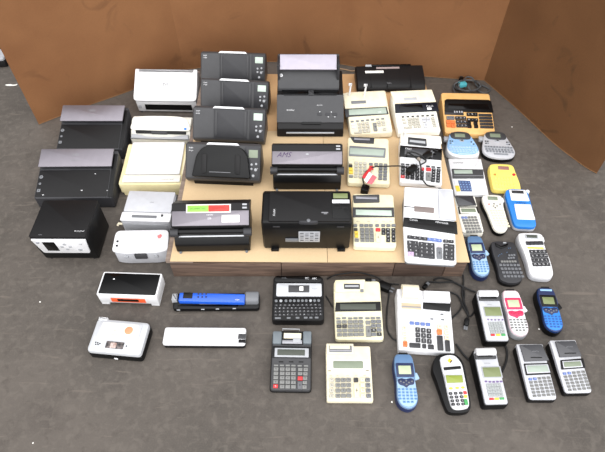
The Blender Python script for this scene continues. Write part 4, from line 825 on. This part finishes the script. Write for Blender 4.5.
def shaped(label, quad, crop, outline, shell, side, zf, zb, top_in=.0012, smooth=3, split=.010, bev=.004, category='label maker', name='label_maker', group='hand-held label makers', side_out=None):
    d = Dev(name, label, category, group, quad, zf, zb, 0, crop)
    o1 = ccw(cr([d.xy(*d.st(*p)) for p in outline], smooth)); o2 = ccw(cr([d.xy(*d.st(*p)) for p in side_out], smooth)) if side_out else o1
    mb = MB(); mb.slab(o2, 0, zf-split, side, .003, .004, top=lambda x, y: d.top(x, y)-split); d.part(mb, 'base', frame=False)
    mb = MB(); mb.slab(inset(o1, top_in), zf-split-.003, zf, shell, bev, 0, top=lambda x, y: d.top(x, y)); d.part(mb, 'shell', frame=False)
    return d
C6 = (440, 155, 5.65)
d = shaped('beige pistol-shaped label maker with a black underside, left of the blue and white one', ((484, 195), (504.6, 196), (508, 231), (489, 231)), C6, [(242, 232), (262, 224), (310, 222), (350, 228), (360, 240), (366, 262), (366, 300), (376, 350), (380, 400), (362, 428), (330, 434), (302, 420), (286, 380), (270, 335), (250, 290), (240, 258)], offwhite, black, .030, .040)
d.rect('screen', (275, 238, 332, 258), lcd, .002, r=.001)
for x, y, m_ in ((280, 284, red), (310, 282, mgrey), (345, 283, mgrey), (306, 295, mgrey), (326, 294, mgrey), (316, 305, mgrey)): a = d.ab(*d.st(x, y)); mb = MB(); mb.slab(circ(*a, .0038, 10, .0022), 0, .0022, m_, .0005); d.part(mb, 'button')
d.grid((290, 322), (352, 320), (322, 405), 5, 7, 10, 9, cream2, h=.0022)
mb = MB(); a = d.ab(*d.st(364, 248)); mb.slab(rnd([(a[0]-.006, a[1]-.008), (a[0]+.006, a[1]-.012), (a[0]+.002, a[1]+.008), (a[0]-.006, a[1]+.008)], .002), -.014, -.004, white, .001); d.part(mb, 'cutter_lever')
d = shaped('bright yellow rounded label maker', ((491.5, 165), (516, 165.5), (520.5, 189), (490, 189.5)), C6, [(295, 60), (310, 52), (350, 50), (400, 52), (420, 62), (430, 90), (445, 130), (456, 170), (452, 195), (425, 204), (360, 202), (305, 202), (284, 190), (284, 150), (286, 110), (290, 80)], yshell, yshell, .026, .036, bev=.006)
d.rect('screen', (338, 64, 394, 80), mat('reddish_lcd', (150, 110, 104), .2), .0018, r=.001)
for x, y, r, m_ in ((314, 108, .005, mat('tan_key', (196, 140, 60), .4)), (417, 104, .0065, red)): a = d.ab(*d.st(x, y)); mb = MB(); mb.slab(circ(*a, r, 16), 0, .003, m_, .0008); d.part(mb, 'button')
d.grid((314, 128), (414, 126), (312, 186), 7, 4, 11, 11, mat('pale_yellow_key', (248, 226, 120), .45), h=.002)
d = shaped('bright blue and white hand-held label maker standing beside the yellow one', ((507, 190.5), (531, 190.5), (534, 227), (513.5, 227.5)), C6, [(378, 205), (400, 190), (440, 187), (500, 192), (516, 212), (522, 260), (526, 320), (530, 385), (515, 405), (470, 408), (430, 406), (412, 390), (400, 340), (386, 280), (376, 240)], blueb, silverw, .030, .038, split=.014)
up = d.poly('upper_face', [(398, 198), (500, 197), (514, 268), (408, 268)], white, .0022, r=.004, b=.001); d.rect('screen', (414, 205, 486, 224), dgrey, .0032, h0=.002, r=.001, parent=up); d.poly('lower_face', [(422, 290), (516, 288), (526, 370), (432, 372)], white, .0022, r=.004, b=.001)
d.text('LabelManager', 466, 280, 6, inkd, .0006, wpx=72)
mb = MB(); a = d.ab(*d.st(514, 202)); mb.slab(circ(*a, .008, 12), -.014, .001, white, .002); d.part(mb, 'cutter_button')
def qwerty(label, quad, dx, shell, rim, keym, keyl=None):
    o = [(75+dx, 97), (110+dx, 84), (150+dx, 80), (195+dx, 86), (215+dx, 105), (235+dx, 140), (260+dx, 195), (256+dx, 225), (225+dx, 246), (150+dx, 256), (80+dx, 246), (46+dx, 222), (40+dx, 190), (52+dx, 150), (62+dx, 120)]
    d = shaped(label, quad, (440, 120, 6.72), o, shell, rim, .030, .042, group='keyboard label makers', bev=.005)
    if keyl: d.poly('key_face', [(150+(x-150-dx)*.93+dx, 80+(y-80)*.88+1) for x, y in o], keyl, .001, smooth=3, b=.0006)
    t = d.poly('display_housing', [(78+dx, 98), (110+dx, 85), (150+dx, 82), (192+dx, 87), (210+dx, 104), (205+dx, 128), (150+dx, 132), (90+dx, 128)], mgrey, .004, smooth=3, b=.0015); d.rect('screen', (106+dx, 97, 174+dx, 120), lcd, .0052, h0=.003, r=.001, parent=t)
    a = d.ab(*d.st(150+dx, 141)); mb = MB(); mb.slab(circ(*a, .011, 18, .006), 0, .004, lgrey, .001); mb.slab(circ(*a, .006, 14, .003), .004, .0046, dgrey, 0); d.part(mb, 'navigation_key')
    for x in (72+dx, 86+dx, 212+dx, 226+dx):
        for y in (146, 160): a = d.ab(*d.st(x, y)); mb = MB(); mb.slab(circ(*a, .0042, 10, .0034), 0, .0025, mgrey if (x+y) % 3 else keym, .0006); d.part(mb, 'button')
    d.grid((66+dx, 182), (236+dx, 182), (62+dx, 183), 10, 1, 14, 10, keym, ['QWERTYUIOP'], h=.0028); d.grid((68+dx, 198), (236+dx, 198), (72+dx, 212), 9, 2, 14, 10, keym, ['ASDFGHJKL', 'ZXCVBNM,.'], h=.0028); d.keyr(112+dx, 224, 208+dx, 233, keym, h=.0028)
    mb = MB(); a = d.ab(*d.st(54+dx, 118)); mb.slab(rrect(a[0]-.012, a[1]-.014, a[0]+.008, a[1]+.01, .003), -.020, -.006, lgrey, .002); d.part(mb, 'cutter_lever')
    return d
qwerty('sky blue keyboard label maker, in front of the orange calculator', ((446.5, 133), (478, 133), (479, 157.5), (446, 157.5)), 0, white, white, mat('key_blue', (176, 206, 238), .4), skyb)
qwerty('silver keyboard label maker with a black base, right of the sky blue one', ((482.5, 133), (513.5, 133), (515, 159), (481.5, 159)), 240, silverw, black, mat('key_grey', (132, 136, 142), .4))
C7 = (460, 225, 6.37)
d = shaped('dark grey hand-held label maker between the blue and white ones', ((492.5, 243), (517, 243), (520.5, 281), (497, 281)), C7, [(206, 118), (235, 102), (300, 100), (350, 104), (368, 122), (374, 180), (380, 240), (388, 300), (384, 345), (350, 366), (310, 370), (275, 364), (245, 345), (236, 290), (226, 240), (210, 180)], dgrey, satin, .028, .040)
d.poly('cassette_window', [(230, 118), (270, 140), (318, 118), (312, 138), (272, 158), (236, 142)], gloss, .003, r=.002); d.rect('label_scrap', (284, 112, 304, 118), lgrey, .004, r=.0008)
for x, y in ((318, 150), (330, 148), (248, 205), (258, 196), (270, 190), (305, 178)): a = d.ab(*d.st(x, y)); mb = MB(); mb.slab(circ(*a, .0014, 8), 0, .0016, steelb, .0003); d.part(mb, 'button')
d.grid((318, 198), (350, 194), (312, 216), 3, 2, 12, 10, grey, h=.0025); d.grid((268, 240), (352, 236), (270, 241), 6, 1, 13, 11, lgrey, h=.0025); d.grid((258, 262), (368, 258), (278, 330), 6, 4, 15, 12, grey, ['ABCDEF', 'GHIJKL', 'MNOPQR', 'STUVWX'], h=.0025)
d = shaped('white hand-held label maker with dark grey key rows and a yellow band', ((518.5, 233), (545, 233.5), (551, 276), (529.5, 276.5)), C7, [(370, 66), (388, 50), (450, 46), (520, 50), (546, 72), (548, 120), (560, 180), (574, 240), (580, 305), (562, 330), (515, 335), (468, 330), (445, 310), (430, 250), (408, 185), (380, 120)], white, silverw, .030, .040)
f = d.rect('screen_bezel', (420, 66, 512, 97), lgrey, .002, r=.002); d.rect('screen', (430, 70, 502, 92), lcdd, .003, h0=.001, r=.001, parent=f)
d.rect('yellow_band', (436, 158, 540, 168), yel, .0012, r=.001); d.grid((442, 132), (524, 128), (442, 133), 4, 1, 30, 23, mgrey, h=.003); d.grid((462, 190), (540, 186), (478, 266), 4, 4, 28, 21, mgrey, ['ABCD', 'EFGH', 'IJKL', 'MNOP'], h=.003)
mb = MB(); a = d.ab(*d.st(545, 90)); mb.slab(rrect(a[0]-.006, a[1]-.012, a[0]+.005, a[1]+.01, .003), -.02, -.004, white, .002); d.part(mb, 'cutter_lever')
# ================================================================== card terminals
def terminal(label, quad, crop, scr, purple, ktl, ktr, kbl, cols, roll):
    d = Dev('card_terminal', label, 'card reader', 'grey card terminals', quad, .044, .060, 0, crop)
    d.body(black, drop=.006, grow=.003, name='base', r=.010); mb = MB()
    mb.slab(rrect(-d.w/2+.001, -d.d/2, d.w/2, d.d/2, .008), .037, .044, silverw, .003, 0, top=lambda x, y: d.top(x, y)); d.part(mb, 'shell', frame=False)
    w2 = d.w/2-.004; mb = MB(); y0 = d.L/2-.008
    mb.slab([(y0+.013*math.cos(t), .004+.013*math.sin(t)) for t in [2*math.pi*i/16 for i in range(16)]], -w2, w2, white, .003, .003, mp=lambda y, z, c: (c, y, z)); d.part(mb, 'paper_cover', label='white rounded paper cover')
    b0, b1, b2, b3 = d.pr(*roll); mb = MB(); mb.slab(rrect(b0, b1, b2, b3, .003), -.001, .006, mgrey, .002); pcv = d.part(mb, 'printer_window')
    mb = MB(); mb.slab(rrect(b0+.006, b1+.005, b2-.012, b3-.004, .002), .005, .0075, gloss, .001); d.part(mb, 'tear_opening', pcv)
    sb = d.rect('screen_bezel', (scr[0]-5, scr[1]-4, scr[2]+5, scr[3]+4), lgrey, .0015, r=.001); d.rect('screen', scr, lcdo, .0024, h0=.001, r=.001, parent=sb)
    for x, y in purple: d.rect('function_key', (x-5, y-3, x+5, y+3), mat('purple_key', (110, 84, 140), .5), .0025, r=.001)
    d.grid(ktl, ktr, kbl, 3, 4, cols[3], cols[4], mat('terminal_key_grey', (164, 168, 168), .45), ['123', '456', '789', '*0#'], h=.0028)
    for (x, y), m_ in zip(cols[:3], (red, yel, green)): d.rect('function_key', (x-cols[3]*.5, y-cols[4]*.42, x+cols[3]*.5, y+cols[4]*.42), m_, .003, r=.0015)
    d.text('VeriFone', (scr[0]+scr[2])/2-18, scr[1]-16, 5, inkg, .0006, wpx=24)
    return d
terminal('grey card terminal in the right-hand group, left of the pink label maker', ((478, 292.5), (498.5, 292), (508.5, 340), (484.5, 341)), (470, 280, 6.05), (90, 158, 187, 210), [(107, 233), (128, 234), (150, 234), (172, 233), (194, 232)], (119, 258), (180, 254), (130, 314), ((130, 331), (164, 330), (196, 328), 25, 16), (60, 96, 182, 122))
terminal('grey card terminal in the front row, left of the slim silver calculators', ((475, 350.5), (495.5, 349.5), (508.5, 403.5), (483.5, 404.5)), (460, 330, 4.172), (96, 149, 166, 188), [(106, 208), (122, 209), (138, 209), (154, 208), (169, 207)], (116, 224), (158, 222), (124, 268), ((127, 286), (150, 285), (173, 283), 19, 12), (66, 96, 148, 118))
C8 = (385, 340, 6.03)
d = shaped('black-cased card terminal with a white face and yellow diamond logo', ((437, 354.5), (458, 354.5), (470.5, 408), (446, 410)), C8, [(333, 112), (355, 92), (385, 86), (420, 92), (448, 118), (466, 150), (480, 210), (494, 270), (508, 340), (512, 388), (494, 410), (440, 420), (405, 408), (388, 370), (372, 300), (354, 210)], white, black, .036, .050, category='card reader', name='card_terminal', group=None, split=.009,
           side_out=[(300, 115), (320, 85), (360, 76), (420, 78), (462, 110), (482, 160), (498, 230), (514, 310), (524, 390), (505, 425), (440, 438), (385, 430), (362, 390), (340, 320), (310, 220), (292, 165)])
a = d.ab(*d.st(392, 122)); mb = MB(); r = .0085; mb.slab([(a[0]-r, a[1]), (a[0], a[1]-r), (a[0]+r, a[1]), (a[0], a[1]+r)], 0, .0012, mat('logo_yellow', (240, 196, 40), .4), .0002); mb.slab([(a[0], a[1]-r), (a[0]+r, a[1]), (a[0]+r*.45, a[1]+r*.1), (a[0]-r*.1, a[1]-r*.4)], .001, .0015, inkd, 0); d.part(mb, 'logo', label='yellow and black diamond logo')
d.poly('card_slot', [(352, 158), (452, 152), (458, 168), (356, 176)], gloss, .0015, r=.002); d.poly('screen_bezel', [(358, 200), (468, 200), (476, 252), (366, 258)], silverw, .0015, r=.002); d.poly('screen', [(364, 205), (462, 205), (470, 248), (372, 252)], lcdg, .0025, r=.001)
for x, y in ((396, 284), (434, 281), (468, 278)): a = d.ab(*d.st(x, y)); mb = MB(); mb.slab(circ(*a, .0062, 12, .0034), 0, .003, yel, .0008); d.part(mb, 'function_key')
for r in range(4):
    for c in range(3): a = d.ab(*d.st(394+31*c+r*5.3, 316-2*c+r*23.5)); d.key(a, .0115, .0085, mgrey, ['123', '456', '789', '*0#'][r][c], inkw, h=.0028, r=.004)
d.keyr(472, 300, 492, 318, red, h=.003, name='function_key'); d.keyr(476, 324, 496, 342, yel, h=.003, name='function_key'); d.keyr(478, 350, 500, 388, green, h=.003, name='function_key')
# ================================================================== cables
def cable(name, label, runs, r, m, group=None, cat='cable', parts=()):
    P0 = at(*runs[0][0]); root = bpy.data.objects.new(name, None); COL.objects.link(root); root.location = (P0.x, P0.y, 0); tag(root, label, cat, group)
    for pts in runs:
        W = [at(*p)-root.location for p in pts]; mb = MB(); mb.tube(cr(W, 6, False), r, m, 7); mb.obj('cord', root)
    for nm, (u, v, z), (lx, ly, lz), rot, mm in parts:
        mb = MB(); p = at(u, v, z)-root.location; mb.T = Matrix.Translation(p) @ Matrix.Rotation(rot, 4, 'Z')
        mb.slab(rrect(-lx/2, -ly/2, lx/2, ly/2, min(lx, ly)*.3), -lz/2, lz/2, mm, .003, .002)
        if nm == 'plug':
            for s_ in (-1, 1): mb.box(lx/2-.001, s_*ly*.22-.003, -.001, lx/2+.014, s_*ly*.22+.003, .001, grey, .0003, .0003)
        mb.obj(nm, root)
    return root
random.seed(11)
coil = []
for k in range(26):
    t = k/25*2*math.pi*3.2; coil.append((467+14*math.cos(t)*(1-.3*k/25)+k*.12, 86+5.5*math.sin(t)-.5, .014+.014*(k % 3)))
cable('power_cable', 'coiled grey power cable with teal tape behind the orange calculator', [coil, [(455, 93, .02), (453, 86, .012), (459, 82, .02), (466, 84, .03), (470, 90, .02)], [(463, 85, .03), (466, 77.5, .03), (472, 78, .03), (476, 84, .02), (479, 88, .01)], [(478, 84, .01), (484, 86, .008), (490, 90, .006), (484, 93, .006), (477, 90, .01)]], .0042, cablegrey,
      parts=[('tape', (462.5, 84.5, .035), (.04, .028, .018), .2, tealt), ('plug', (461, 79.5, .02), (.03, .022, .02), 1.2, black)])
K = BZ
cable('power_cable', 'black power cord with its plug lying across the white calculator on the cardboard', [[(375, 166.5, K+.058), (385, 166.3, K+.058), (400, 166, K+.06), (408, 168, K+.062)], [(407, 152, K+.068), (414, 156, K+.075), (419, 160, K+.078), (424, 154, K+.076), (431, 149, K+.068), (438, 151, K+.066)], [(419, 160, K+.078), (421, 168, K+.07), (421, 176, K+.06), (427, 185, K+.04), (436, 187, K+.01), (446, 191, K+.006)], [(404, 157, K+.066), (410, 152, K+.08), (420, 155, K+.085), (426, 161, K+.07), (420, 165, K+.075)]], .0028, rubber,
      parts=[('plug', (411.5, 169.5, K+.068), (.05, .024, .02), .75, black), ('plug', (427, 155.5, K+.074), (.045, .02, .018), .7, black), ('cable_tie', (418.8, 159.3, K+.08), (.012, .016, .012), .5, mat('bare_wire_tie', (150, 140, 130), .4)), ('strain_relief', (446, 191.5, K+.009), (.025, .012, .012), -.5, black)])
cable('power_cable', 'short black cord and plug between the two cream calculators on the cardboard', [[(375.5, 166.5, K+.058), (368, 170, K+.05), (363, 177, K+.05), (364, 184, K+.035), (366, 189, K+.015)]], .0028, rubber, parts=[('plug', (365, 189.5, K+.0135), (.034, .03, .026), 1.2, black)])
# red & white tag
tg = bpy.data.objects.new('cable_tag', None); COL.objects.link(tg); T0 = at(368, 177, K+.054); tg.location = T0; tag(tg, 'red and white tag tied to the cord over the cream calculator', 'tag')
def tagpiece(nm, pts, z, m, lab):
    P = [at(340+x/7.53, 130+y/7.53, K+.054)-T0 for x, y in pts]; mb = MB(); mb.slab([(p.x, p.y) for p in P], z, z+.0012, m, .0002); mb.obj(nm, tg, lab)
tagpiece('red_band', [(228, 280), (248, 286), (190, 368), (168, 360), (172, 342)], 0, red, 'red strip'); tagpiece('white_panel', [(218, 318), (246, 336), (200, 402), (180, 380)], .0014, paper, 'white strip'); tagpiece('pink_panel', [(244, 338), (278, 356), (240, 410), (200, 402)], .0008, mat('pink_tag_card', (226, 110, 120), .6), 'pink strip')
CB = 'black cables on the floor in front of the pallet'
cable('power_cable', 'black cord and plug lying behind the pale yellow calculator', [[(327, 279, .006), (334, 275.5, .025), (345, 273.5, .04), (358, 272.5, .042), (370, 275, .03), (378, 278, .02), (384, 283, .015), (394, 284, .006), (399, 284.5, .006)], [(386, 286, .015), (389, 292, .005), (387, 310, .004), (387, 328, .004), (392, 338, .004), (400, 342, .004)]], .0028, rubber, CB,
      parts=[('plug', (384.5, 286.5, .014), (.045, .03, .024), -.5, black), ('plug', (368.5, 281, .052), (.022, .016, .016), 0, black)])
cable('power_cable', 'black cord running from the dark label keyboard past the pale yellow calculator', [[(326, 296, .004), (329, 301, .004), (332, 306, .004), (336, 309, .004)]], .0025, rubber, CB)
cable('power_cable', 'black cables looping on the floor between the white paper-roll calculator and the blue label maker', [[(424, 285.5, .006), (428, 282, .006), (440, 282.5, .006), (452, 282, .006), (460, 285, .008), (470, 290, .006), (476, 292, .006)], [(434, 280, .006), (440, 278, .004), (450, 280, .006), (456, 283.5, .006), (463, 288, .006), (464, 298, .006), (460, 310, .006), (452, 318, .006), (446, 323, .006)], [(463, 275, .01), (463.5, 284, .006), (462, 292, .006), (464, 302, .006), (468, 313, .006), (467, 321, .006)], [(450, 292, .005), (458, 296, .006), (463, 306, .006), (470, 316, .006), (477, 306, .006), (478, 298, .006)]], .0032, rubber, CB,
      parts=[('plug', (466.5, 322.5, .009), (.03, .016, .016), -1.9, black), ('plug', (425, 286.5, .008), (.02, .014, .014), .8, black)])
cable('power_cable', 'black cable curving on the floor behind the front-row card terminals', [[(456, 344, .006), (463, 354, .006), (470, 361, .006), (476, 367, .008)], [(504, 342, .006), (507, 352, .006), (506, 362, .006), (502, 372, .006)]], .0035, rubber, CB)
cable('power_cable', 'thin pale cord on the floor between the tall grey scanner and the long black machine', [[(338, 68.5, .004), (345, 69.5, .004), (352, 71, .004), (358, 70, .004)]], .0032, mat('tan_cord', (170, 140, 110), .6), None)
# ================================================================== light
w = bpy.data.worlds.new('sky'); S.world = w; w.use_nodes = True; n = w.node_tree.nodes; l = w.node_tree.links
bg = n['Background']; tc = n.new('ShaderNodeTexCoord'); sx = n.new('ShaderNodeVectorMath'); sx.operation = 'DOT_PRODUCT'; l.new(tc.outputs['Generated'], sx.inputs[0]); sx.inputs[1].default_value = Vector((.12, -.66, .75)).normalized()
mr = n.new('ShaderNodeMapRange'); mr.inputs['From Min'].default_value = -1; mr.inputs['From Max'].default_value = 1; l.new(sx.outputs['Value'], mr.inputs[0])
rp = n.new('ShaderNodeValToRGB'); e = rp.color_ramp.elements; e[0].position = 0; e[0].color = (.08, .08, .08, 1); e[1].position = 1; e[1].color = (2.3, 2.3, 2.3, 1)
for p_, v_ in ((.45, .16), (.60, .34), (.74, 1.15), (.88, 1.9)): x = e.new(p_); x.color = (v_, v_, v_*1.01, 1)
l.new(mr.outputs[0], rp.inputs[0]); l.new(rp.outputs[0], bg.inputs[0]); bg.inputs[1].default_value = 1.0
def arealight(name, loc, target, size, size_y, power, col=(1, 1, 1)):
    L = bpy.data.lights.new(name, 'AREA'); L.shape = 'RECTANGLE'; L.size = size; L.size_y = size_y; L.energy = power; L.color = col
    o = bpy.data.objects.new(name, L); COL.objects.link(o); o.location = loc; o.rotation_euler = (Vector(target)-Vector(loc)).to_track_quat('-Z', 'Y').to_euler(); return o
S.view_settings.view_transform = 'Standard'; S.view_settings.look = 'None'; S.view_settings.gamma = 1; S.view_settings.use_curve_mapping = False
S.view_settings.exposure = 0.52
